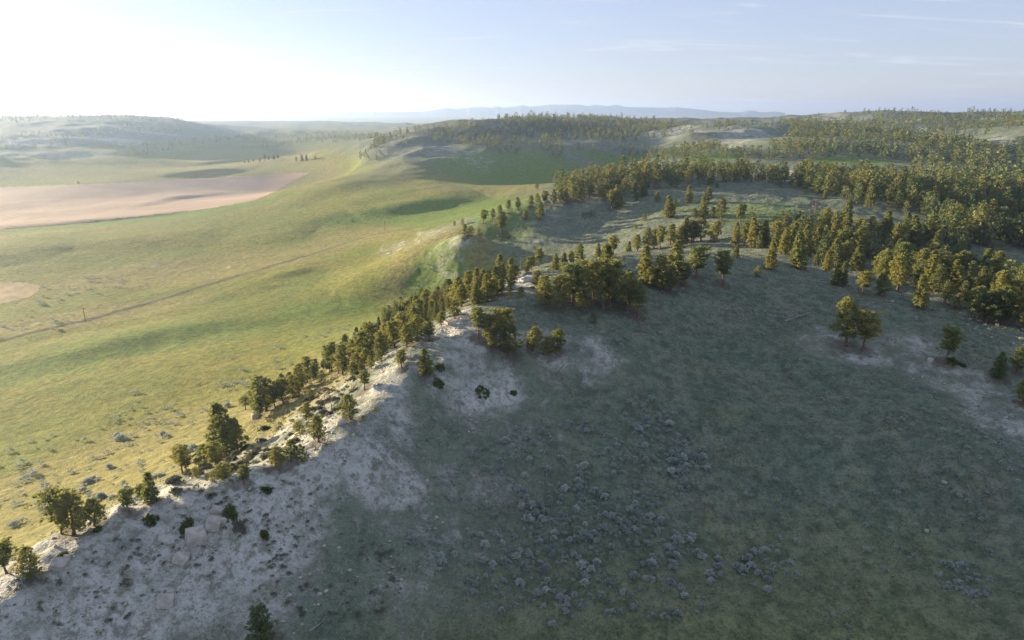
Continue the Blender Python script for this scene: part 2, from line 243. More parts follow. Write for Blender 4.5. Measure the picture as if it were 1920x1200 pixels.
def height(x, y):
    x = np.asarray(x, float); y = np.asarray(y, float)
    r = np.sqrt(x * x + y * y); b = base_h(x, y)
    bare = blobs(x, y, BARE); wob = np.clip(bare * 2.2, 0, 1)
    plain = 1 - sstep(14, 34, b + 4 * vnoise(x, y, 90, 5))           # the flat bottom lands
    far = sstep(450, 1100, r) * (1 - sstep(6000, 12000, r))
    h = b + strokes(x, y, RISES)
    h = h + plain * (0.9 * vnoise(x, y, 70, 1) + 0.30 * fbm(x, y, 17, 2, 2)) * sstep(120, 260, r) * (1 - 0.6 * far)
    h = h + (1 - plain) * (1 - far) * (0.75 * fbm(x, y, 24, 3, 3) + 0.16 * vnoise(x, y, 2.6, 9)) * sstep(30, 80, r)
    h = h + far * (1 - plain) * (5.0 * ridged(x, y, 190, 4, 4) + 1.5 * fbm(x, y, 60, 8, 2))
    h = h + far * plain * 2.2 * fbm(x, y, 260, 6, 3)
    h = h + wob * (1 - far) * (0.5 * ridged(x, y, 7.0, 7, 3) - 0.15)
    h = h + sstep(4000, 8000, r) * 4.0 * vnoise(x, y, 1900, 11)
    return h

rng = np.random.default_rng(11)
rnd = random.Random(5)
COL = scene.collection
# ------------------------------------------------------------------ helpers
def mesh_from(name, co, tris=None, quads=None, mats=(), mat_idx=None, smooth=False):
    me = bpy.data.meshes.new(name)
    co = np.ascontiguousarray(co, np.float32)
    me.vertices.add(len(co)); me.vertices.foreach_set('co', co.ravel())
    parts = []; tot = []
    if tris is not None and len(tris): parts.append(np.asarray(tris, np.int32).ravel()); tot.append(np.full(len(tris), 3, np.int32))
    if quads is not None and len(quads): parts.append(np.asarray(quads, np.int32).ravel()); tot.append(np.full(len(quads), 4, np.int32))
    li = np.concatenate(parts); lt = np.concatenate(tot)
    me.loops.add(len(li)); me.loops.foreach_set('vertex_index', li)
    me.polygons.add(len(lt))
    me.polygons.foreach_set('loop_start', np.concatenate([[0], np.cumsum(lt)[:-1]]).astype(np.int32))
    me.polygons.foreach_set('loop_total', lt)
    for m in mats: me.materials.append(m)
    if mat_idx is not None: me.polygons.foreach_set('material_index', np.asarray(mat_idx, np.int32))
    if smooth: me.polygons.foreach_set('use_smooth', np.ones(len(lt), bool))
    me.update(); me.validate()
    return me
def link(name, data, parent=None, loc=None, rz=0.0, scale=None):
    o = bpy.data.objects.new(name, data); COL.objects.link(o)
    if parent is not None: o.parent = parent
    if loc is not None: o.location = loc
    if rz: o.rotation_euler = (0, 0, rz)
    if scale is not None: o.scale = scale
    return o
def tag(o, label=None, category=None, group=None, kind=None):
    if label: o['label'] = label
    if category: o['category'] = category
    if group: o['group'] = group
    if kind: o['kind'] = kind
    return o
class NT:
    """small wrapper for building node materials"""
    def __init__(s, name):
        s.m = bpy.data.materials.new(name); s.m.use_nodes = True; s.t = s.m.node_tree; s.t.nodes.clear()
        s.out = s.t.nodes.new('ShaderNodeOutputMaterial')
    def n(s, typ, **kw):
        nd = s.t.nodes.new(typ)
        for k, v in kw.items(): setattr(nd, k, v)
        return nd
    def l(s, a, b): s.t.links.new(a, b)
    def val(s, sock, v):
        if isinstance(v, (int, float, tuple, list)): sock.default_value = v
        else: s.l(v, sock)
    def noise(s, vec, scale, detail=3, rough=0.55, dist=0.0):
        nd = s.n('ShaderNodeTexNoise'); nd.inputs['Scale'].default_value = scale; nd.inputs['Detail'].default_value = detail
        nd.inputs['Roughness'].default_value = rough; nd.inputs['Distortion'].default_value = dist
        if vec is not None: s.l(vec, nd.inputs['Vector'])
        return nd.outputs['Fac']
    def ramp(s, f, a, b, lo=0.0, hi=1.0):
        nd = s.n('ShaderNodeMapRange', interpolation_type='SMOOTHSTEP')
        s.val(nd.inputs['Value'], f); nd.inputs['From Min'].default_value = a; nd.inputs['From Max'].default_value = b
        nd.inputs['To Min'].default_value = lo; nd.inputs['To Max'].default_value = hi
        return nd.outputs['Result']
    def math(s, op, a, b=0.0):
        nd = s.n('ShaderNodeMath', operation=op); s.val(nd.inputs[0], a); s.val(nd.inputs[1], b); return nd.outputs[0]
    def mix(s, f, a, b, mode='MIX'):
        nd = s.n('ShaderNodeMix', data_type='RGBA', blend_type=mode)
        s.val(nd.inputs[0], f); s.val(nd.inputs[6], a if not isinstance(a, tuple) else (*a, 1)); s.val(nd.inputs[7], b if not isinstance(b, tuple) else (*b, 1))
        return nd.outputs[2]
    def diffuse(s, col, rough=0.9, bump=None, bump_d=0.1, bump_s=1.0):
        p = s.n('ShaderNodeBsdfPrincipled'); s.val(p.inputs['Base Color'], col if not isinstance(col, tuple) else (*col, 1))
        p.inputs['Roughness'].default_value = rough; p.inputs['Specular IOR Level'].default_value = 0.15
        if bump is not None:
            b = s.n('ShaderNodeBump'); b.inputs['Strength'].default_value = bump_s; b.inputs['Distance'].default_value = bump_d
            s.l(bump, b.inputs['Height']); s.l(b.outputs[0], p.inputs['Normal'])
        s.l(p.outputs[0], s.out.inputs['Surface'])
        return s.m
# ------------------------------------------------------------------ materials
def ground_material():
    k = NT('prairie_ground')
    pos = k.n('ShaderNodeNewGeometry').outputs['Position']
    at = k.n('ShaderNodeAttribute', attribute_name='cover'); sep = k.n('ShaderNodeSeparateColor'); k.l(at.outputs['Color'], sep.inputs[0])
    bare, lush, dry, upl = sep.outputs[0], sep.outputs[1], sep.outputs[2], at.outputs['Alpha']
    n60 = k.noise(pos, 0.016, 4, 0.6); n9 = k.noise(pos, 0.11, 5, 0.65, 0.2); n2 = k.noise(pos, 0.42, 4, 0.66); n05 = k.noise(pos, 2.2, 2, 0.6); n02 = k.noise(pos, 5.5, 2, 0.6)
    grass = k.mix(k.ramp(n60, 0.36, 0.66), (0.17, 0.20, 0.03), (0.23, 0.215, 0.04))
    grass = k.mix(k.ramp(n9, 0.42, 0.7, 0, 0.75), grass, (0.135, 0.18, 0.03))
    grass = k.mix(upl, grass, k.mix(k.ramp(n9, 0.35, 0.65), (0.14, 0.18, 0.125), (0.178, 0.20, 0.14)))  # greyer upland grass, lifted and blued to stand for skylight in its shade
    dryf = k.math('MULTIPLY', k.ramp(k.math('ADD', dry, k.math('MULTIPLY', k.math('SUBTRACT', n9, 0.5), 0.9)), 0.05, 0.5), 0.85)
    grass = k.mix(dryf, grass, (0.245, 0.225, 0.065))
    lushf = k.math('MULTIPLY', k.ramp(k.math('ADD', lush, k.math('MULTIPLY', k.math('SUBTRACT', n9, 0.5), 0.7)), 0.1, 0.75), 0.8)
    grass = k.mix(lushf, grass, (0.13, 0.215, 0.03))
    n4 = k.noise(pos, 0.2, 4, 0.7); n1 = k.noise(pos, 0.75, 6, 0.72)
    def shade(f, c): return k.mix(f, grass, k.mix(1.0, grass, c, 'MULTIPLY'))
    grass = shade(k.ramp(n4, 0.42, 0.62, 0, 0.45), (0.68, 0.74, 0.76))
    grass = shade(k.ramp(n2, 0.38, 0.54, 0.45, 0), (1.45, 1.38, 1.42))
    grass = shade(k.ramp(n2, 0.46, 0.64, 0, 0.7), (0.62, 0.66, 0.66))
    grass = shade(k.ramp(n1, 0.46, 0.66, 0, 0.75), (0.62, 0.64, 0.66))
    grass = shade(k.ramp(n05, 0.50, 0.70, 0, 0.8), (0.55, 0.58, 0.58))
    grass = shade(k.ramp(n02, 0.54, 0.72, 0, 0.8), (1.9, 1.75, 1.8))
    soil = k.mix(k.ramp(n9, 0.3, 0.7), (0.42, 0.425, 0.385), (0.59, 0.60, 0.56))
    soil = k.mix(k.ramp(n2, 0.35, 0.65, 0, 0.6), soil, (0.46, 0.455, 0.41))
    soil = k.mix(k.ramp(n1, 0.45, 0.62, 0, 0.78), soil, k.mix(n05, (0.12, 0.13, 0.085), (0.2, 0.2, 0.14)))
    soil = k.mix(k.ramp(n05, 0.55, 0.68, 0, 0.5), soil, (0.15, 0.15, 0.1))
    e = k.math('ADD', k.math('MULTIPLY', k.math('SUBTRACT', n9, 0.5), 0.75), k.math('MULTIPLY', k.math('SUBTRACT', n2, 0.5), 0.9))
    e = k.math('ADD', e, k.math('MULTIPLY', k.math('SUBTRACT', n05, 0.5), 0.6))
    e = k.math('ADD', e, k.math('MULTIPLY', k.math('SUBTRACT', n4, 0.5), 1.3))
    e = k.math('ADD', e, k.math('MULTIPLY', k.math('SUBTRACT', n1, 0.5), 0.9))
    bf = k.ramp(k.math('ADD', bare, k.math('MULTIPLY', e, 1.1)), 0.16, 0.82)
    bf = k.math('MULTIPLY', bf, k.ramp(bare, 0.0, 0.12))
    col = k.mix(bf, grass, soil)
    duff_shade = k.n('ShaderNodeAttribute', attribute_name='litter_shade').outputs['Fac']
    df = k.ramp(k.math('ADD', duff_shade, k.math('MULTIPLY', k.math('SUBTRACT', n1, 0.5), 2.2)), 0.2, 1.0)
    col = k.mix(k.math('MULTIPLY', df, k.math('MULTIPLY', k.ramp(duff_shade, 0.0, 0.3), 0.7)), col, k.mix(n05, (0.075, 0.062, 0.046), (0.135, 0.105, 0.075)))  # fallen-needle brown that also paints in the dark shade under trees
    hgt = k.math('ADD', k.math('MULTIPLY', n05, 0.5), k.math('ADD', k.math('MULTIPLY', n2, 0.9), k.math('MULTIPLY', n02, 0.3)))
    hgt = k.math('ADD', hgt, k.math('MULTIPLY', n9, 2.0))
    return k.diffuse(col, 0.95, hgt, 0.75, 1.0)
def plain_mix(name, a, b, scale, rough=0.9, bump=None, det=3):
    k = NT(name); pos = k.n('ShaderNodeNewGeometry').outputs['Position']
    f = k.noise(pos, scale, det, 0.6)
    return k.diffuse(k.mix(k.ramp(f, 0.35, 0.65), a, b), rough, f if bump else None, bump or 0.1)
def foliage(name, a, b, trans=0.35, attr=None, tcol=None, vary=False):
    k = NT(name)
    if attr: rv = k.n('ShaderNodeAttribute', attribute_name=attr).outputs['Fac']
    else: rv = k.n('ShaderNodeObjectInfo').outputs['Random']
    pos = k.n('ShaderNodeNewGeometry').outputs['Position']
    f = k.math('ADD', k.math('MULTIPLY', k.noise(pos, 0.9, 2), 0.6), k.math('MULTIPLY', rv, 0.5))
    col = k.mix(k.ramp(f, 0.25, 0.85), a, b)
    rv2 = k.math('FRACT', k.math('MULTIPLY', rv, 7.31))
    if vary: col = k.mix(k.ramp(rv2, 0.0, 0.35, 0.55, 0.0), col, (a[0] * 0.7, a[1] * 0.85, a[2] * 1.1))
    if vary: col = k.mix(k.ramp(rv2, 0.75, 1.0, 0.0, 0.4), col, (b[0] * 1.12, b[1] * 1.02, b[2] * 0.9))
    d = k.n('ShaderNodeBsdfDiffuse'); k.l(col, d.inputs['Color'])
    t = k.n('ShaderNodeBsdfTranslucent'); k.l(k.mix(0.5, col, tcol or b), t.inputs['Color'])
    m = k.n('ShaderNodeMixShader'); m.inputs[0].default_value = trans
    k.l(d.outputs[0], m.inputs[1]); k.l(t.outputs[0], m.inputs[2]); k.l(m.outputs[0], k.out.inputs['Surface'])
    return k.m
M_GROUND = ground_material()
M_FIELD = None
def field_material(name, a, b):
    k = NT(name); pos = k.n('ShaderNodeNewGeometry').outputs['Position']
    w = k.n('ShaderNodeTexWave', wave_type='BANDS', bands_direction='DIAGONAL'); w.inputs['Scale'].default_value = 0.07; w.inputs['Distortion'].default_value = 3.0; w.inputs['Detail'].default_value = 2
    k.l(pos, w.inputs['Vector'])
    n = k.noise(pos, 0.012, 4, 0.6, 0.8)
    c = k.mix(k.ramp(n, 0.3, 0.7), a, b); c = k.mix(k.math('MULTIPLY', w.outputs['Fac'], 0.16), c, (0.16, 0.13, 0.09))
    return k.diffuse(c, 0.95, k.noise(pos, 0.5, 2), 0.3)
M_FIELD = field_material('ploughed_soil', (0.34, 0.24, 0.165), (0.41, 0.30, 0.205))
M_FIELD2 = field_material('ripe_grass', (0.38, 0.29, 0.13), (0.42, 0.33, 0.17))
M_ROAD = plain_mix('track_dirt', (0.10, 0.092, 0.06), (0.22, 0.185, 0.12), 0.25, 0.95, 0.1)
M_BARK = plain_mix('pine_bark', (0.10, 0.065, 0.045), (0.20, 0.12, 0.075), 3.0, 0.95)
M_DEADRED = plain_mix('dead_needle_wood', (0.20, 0.12, 0.09), (0.30, 0.21, 0.17), 2.0, 0.95)
M_DEADGREY = plain_mix('bleached_wood', (0.20, 0.19, 0.18), (0.34, 0.32, 0.30), 2.0, 0.9)
M_LOG = plain_mix('dark_log_wood', (0.11, 0.08, 0.06), (0.22, 0.17, 0.13), 2.0, 0.95)
M_PINE = foliage('pine_needles', (0.118, 0.17, 0.066), (0.25, 0.25, 0.085), 0.38, None, (0.38, 0.35, 0.09), True)
M_PINEF = foliage('pine_needles_far', (0.095, 0.15, 0.07), (0.215, 0.22, 0.085), 0.25, 'tint', (0.31, 0.30, 0.09), True)
M_JUN = foliage('juniper_leaves', (0.045, 0.07, 0.016), (0.085, 0.11, 0.02), 0.25)
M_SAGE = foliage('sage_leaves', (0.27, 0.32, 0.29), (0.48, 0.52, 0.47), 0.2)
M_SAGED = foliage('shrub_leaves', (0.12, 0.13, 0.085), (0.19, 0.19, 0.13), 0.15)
M_TUFT = foliage('grass_blades', (0.12, 0.14, 0.08), (0.36, 0.35, 0.25), 0.35, 'tint')
M_ROCK = plain_mix('sandstone', (0.32, 0.295, 0.25), (0.48, 0.445, 0.385), 1.4, 0.9, 0.08, 5)
M_MTN = plain_mix('mountain_rock', (0.10, 0.10, 0.09), (0.16, 0.15, 0.12), 0.002, 0.95)
M_POLE = plain_mix('pole_wood', (0.17, 0.10, 0.065), (0.27, 0.17, 0.11), 2.0, 0.9)
M_GLASSY = plain_mix('insulator_ceramic', (0.10, 0.07, 0.06), (0.16, 0.12, 0.10), 9.0, 0.3)
# ------------------------------------------------------------------ the ground sheet
def ground_mesh():
    a1 = np.radians(np.concatenate([np.linspace(-100, -42, 70)[:-1], np.linspace(-42, 42, 720), np.linspace(42, 80, 44)[1:]]))
    lr = np.concatenate([np.linspace(math.log(14), math.log(50), 50)[:-1], np.linspace(math.log(50), math.log(2300), 570), np.linspace(math.log(2300), math.log(15600), 70)[1:]])
    A, R = np.meshgrid(a1, np.exp(lr)); X = np.sin(A) * R; Y = np.cos(A) * R
    Z = height(X, Y); n, m = X.shape
    idx = np.arange(X.size, dtype=np.int32).reshape(n, m)
    q = np.stack([idx[:-1, :-1], idx[:-1, 1:], idx[1:, 1:], idx[1:, :-1]], -1).reshape(-1, 4)[:, ::-1]
    me = mesh_from('ground', np.stack([X, Y, Z], -1).reshape(-1, 3), quads=q, mats=[M_GROUND], smooth=True)
    x = X.ravel(); y = Y.ravel()
    cov = np.zeros((len(x), 4), np.float32); cov[:, 3] = 1
    cov[:, 0] = blobs(x, y, BARE); cov[:, 1] = blobs(x, y, LUSH); cov[:, 2] = blobs(x, y, DRY)
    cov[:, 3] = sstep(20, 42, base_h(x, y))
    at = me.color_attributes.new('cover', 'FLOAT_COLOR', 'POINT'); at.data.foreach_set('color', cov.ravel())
    return me, X, Y, Z
g_me, GX, GY, GZ = ground_mesh()
tag(link('ground', g_me), kind='structure')
def litter_shade_mask(L):
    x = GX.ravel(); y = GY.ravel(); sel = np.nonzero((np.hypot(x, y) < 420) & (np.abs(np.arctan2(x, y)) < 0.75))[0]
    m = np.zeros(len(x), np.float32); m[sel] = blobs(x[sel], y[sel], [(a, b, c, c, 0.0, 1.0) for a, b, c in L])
    at = g_me.attributes.new('litter_shade', 'FLOAT', 'POINT'); at.data.foreach_set('value', m)
_la = np.arctan2(GX[0], GY[0]); _lr = np.log(np.hypot(GX[:, 0], GY[:, 0]))
def gz(x, y):
    """height of the ground sheet itself (bilinear on its own grid)"""
    x = np.atleast_1d(np.asarray(x, float)); y = np.atleast_1d(np.asarray(y, float))
    a = np.arctan2(x, y); r = np.hypot(x, y)
    j = np.clip(np.searchsorted(_la, a) - 1, 0, len(_la) - 2); i = np.clip(np.searchsorted(_lr, np.log(r)) - 1, 0, len(_lr) - 2)
    fa = np.clip((a - _la[j]) / (_la[j + 1] - _la[j]), 0, 1); r0 = np.exp(_lr[i]); r1 = np.exp(_lr[i + 1]); fr = np.clip((r - r0) / (r1 - r0), 0, 1)
    return (GZ[i, j] * (1 - fa) + GZ[i, j + 1] * fa) * (1 - fr) + (GZ[i + 1, j] * (1 - fa) + GZ[i + 1, j + 1] * fa) * fr
def g1(x, y): return float(gz(x, y)[0])
def inside(x, y, P):
    P = np.array(P, float); c = np.zeros(np.shape(x), bool); n = len(P)
    for i in range(n):
        x0, y0 = P[i]; x1, y1 = P[(i + 1) % n]
        if y0 == y1: continue
        t = ((y0 > y) != (y1 > y)) & (x < (x1 - x0) * (y - y0) / (y1 - y0) + x0); c ^= t
    return c
def field_sheet(name, P, mat, lift):
    n, m = GX.shape
    cx = 0.25 * (GX[:-1, :-1] + GX[1:, 1:] + GX[:-1, 1:] + GX[1:, :-1]); cy = 0.25 * (GY[:-1, :-1] + GY[1:, 1:] + GY[:-1, 1:] + GY[1:, :-1])
    s = inside(cx, cy, P); ii, jj = np.nonzero(s)
    idx = np.arange(n * m).reshape(n, m)
    q = np.stack([idx[ii, jj], idx[ii, jj + 1], idx[ii + 1, jj + 1], idx[ii + 1, jj]], -1)[:, ::-1]
    u, inv = np.unique(q, return_inverse=True)
    co = np.stack([GX.ravel()[u], GY.ravel()[u], GZ.ravel()[u] + lift], -1)
    return tag(link(name, mesh_from(name, co, quads=inv.reshape(-1, 4), mats=[mat], smooth=True)), kind='structure')
field_sheet('ploughed_field', FIELDS[0], M_FIELD, 0.12)
field_sheet('ripe_field', FIELDS[1], M_FIELD2, 0.05)
def catmull(P, step):
    P = np.array(P, float); P = np.vstack([2 * P[0] - P[1], P, 2 * P[-1] - P[-2]]); out = []
    for i in range(1, len(P) - 2):
        n = max(2, int(np.linalg.norm(P[i + 1] - P[i]) / step))
        for t in np.linspace(0, 1, n, endpoint=False):
            out.append(0.5 * (2 * P[i] + (P[i + 1] - P[i - 1]) * t + (2 * P[i - 1] - 5 * P[i] + 4 * P[i + 1] - P[i + 2]) * t * t + (-P[i - 1] + 3 * P[i] - 3 * P[i + 1] + P[i + 2]) * t ** 3))
    return np.array(out)
def make_track():
    c = catmull(ROAD, 2.5); c = c + np.stack([vnoise(c[:, 0], c[:, 1], 30, 3), vnoise(c[:, 0], c[:, 1], 26, 4)], -1) * 0.5
    d = np.gradient(c, axis=0); d /= np.linalg.norm(d, axis=1)[:, None]; nrm = np.stack([-d[:, 1], d[:, 0]], -1)
    co = []; quads = []
    for side in (-1, 1):                                    # two wheel ruts with a worn bottom
        prof = [(-0.62, 0.05), (-0.3, 0.015), (0.3, 0.015), (0.62, 0.05)]
        w = 1 + 0.25 * vnoise(c[:, 0], c[:, 1], 8, 20 + side)
        b = len(co)
        for i in range(len(c)):
            for off, dz in prof:
                p = c[i] + nrm[i] * (side * 1.05 + off * w[i]); co.append((p[0], p[1], dz))
        for i in range(len(c) - 1):
            for k in range(3):
                quads.append((b + i * 4 + k, b + i * 4 + k + 1, b + (i + 1) * 4 + k + 1, b + (i + 1) * 4 + k))
    co = np.array(co); co[:, 2] += gz(co[:, 0], co[:, 1]) + 0.04
    tag(link('dirt_track', mesh_from('dirt_track', co, quads=quads, mats=[M_ROAD])), kind='structure')
make_track()
def make_mountains():
    P = np.array(MOUNTAINS, float); az = np.linspace(P[0, 0], P[-1, 0], 420); top = np.interp(az, P[:, 0], P[:, 1])
    rs = [12900, 13250, 13550, 13800, 14000, 14200, 14500, 14900]; fr = [0, 0.22, 0.5, 0.8, 1, 0.75, 0.4, 0]
    A = np.radians(az)[None, :]; R = np.array(rs, float)[:, None] + 70 * vnoise(az[None, :] * 9, np.array(rs)[:, None], 3, 5)
    F_ = np.array(fr)[:, None]
    Z = 30 + (top[None, :] - 30) * F_ + (F_ * (1 - F_)) * 70 * vnoise(az[None, :] * 6 + F_ * 2, F_ * 3 + az[None, :], 1.0, 8)
    X = np.sin(A) * R; Y = np.cos(A) * R; n, m = X.shape; idx = np.arange(n * m).reshape(n, m)
    q = np.stack([idx[:-1, :-1], idx[:-1, 1:], idx[1:, 1:], idx[1:, :-1]], -1).reshape(-1, 4)[:, ::-1]
    tag(link('mountains', mesh_from('mountains', np.stack([X, Y, Z], -1).reshape(-1, 3), quads=q, mats=[M_MTN], smooth=True)), kind='structure')
make_mountains()
# ------------------------------------------------------------------ things: where they stand
ZONES = {'big_clump': 'in the big dark clump on the slope',
 'clearing': 'on the open green clearing',
 'clearing_left': 'scattered left of the green clearing',
 'clearing_low': 'along the lower edge of the green clearing',
 'crest_face': 'apart below the ridge crest',
 'crest_high': 'in the upper half of the dense crest row',
 'crest_low': 'in the lower half of the dense crest row',
 'crest_top': 'packed along the ridge top behind the bare peak',
 'far_pasture': 'in the small group by the far pinkish field',
 'field_dot': 'alone at the far edge of the ploughed field',
 'front': 'at the bottom edge on the shaded near slope',
 'gully_left': 'beside the broken stump on the sunny flank',
 'gully_right': 'left of the reddish dead tree on the sunny flank',
 'lone_plain': 'standing alone on the yellow strip beside the wood',
 'lone_right': 'alone on the shaded right slope',
 'meadow_dots': 'as a dark dot on the bright meadow',
 'near_crest': 'behind the pale near crest, lower left',
 'pair': 'edging the sunlit patch on the ridge top',
 'peak_group': 'in the clump right of the bare pointed peak',
 'plateau_left': 'in the stand behind the sunlit patch',
 'plateau_mid': 'right of the two tall sunlit pines',
 'plateau_right': 'around the big rounded golden tree at right',
 'ridge_row': 'in the golden row left of the sunlit grass',
 'ridge_sky': 'on the ridge skyline above the dark hollow',
 'right_edge': 'in the dark stand at the right edge',
 'second_clump': 'in the second dark clump',
 'spur_nose': 'on the tip of the second spur',
 'spur_row': 'along the crest of the second spur'}
FOREST_TEXT = {'clump_fill': 'pine inside the big dark clump',
 'crest_fill': 'pine filling the dense row up the sunny crest',
 'draw': 'dark pine in the wooded draw below the green clearing',
 'peak_fill': 'pine packed behind the bare pointed peak',
 'plateau_fill': 'pine inside the stand behind the sunlit patch',
 'stand': 'dark pine deep in the shaded stand at the right edge',
 'wood': 'golden pine inside the wood above the hollow'}
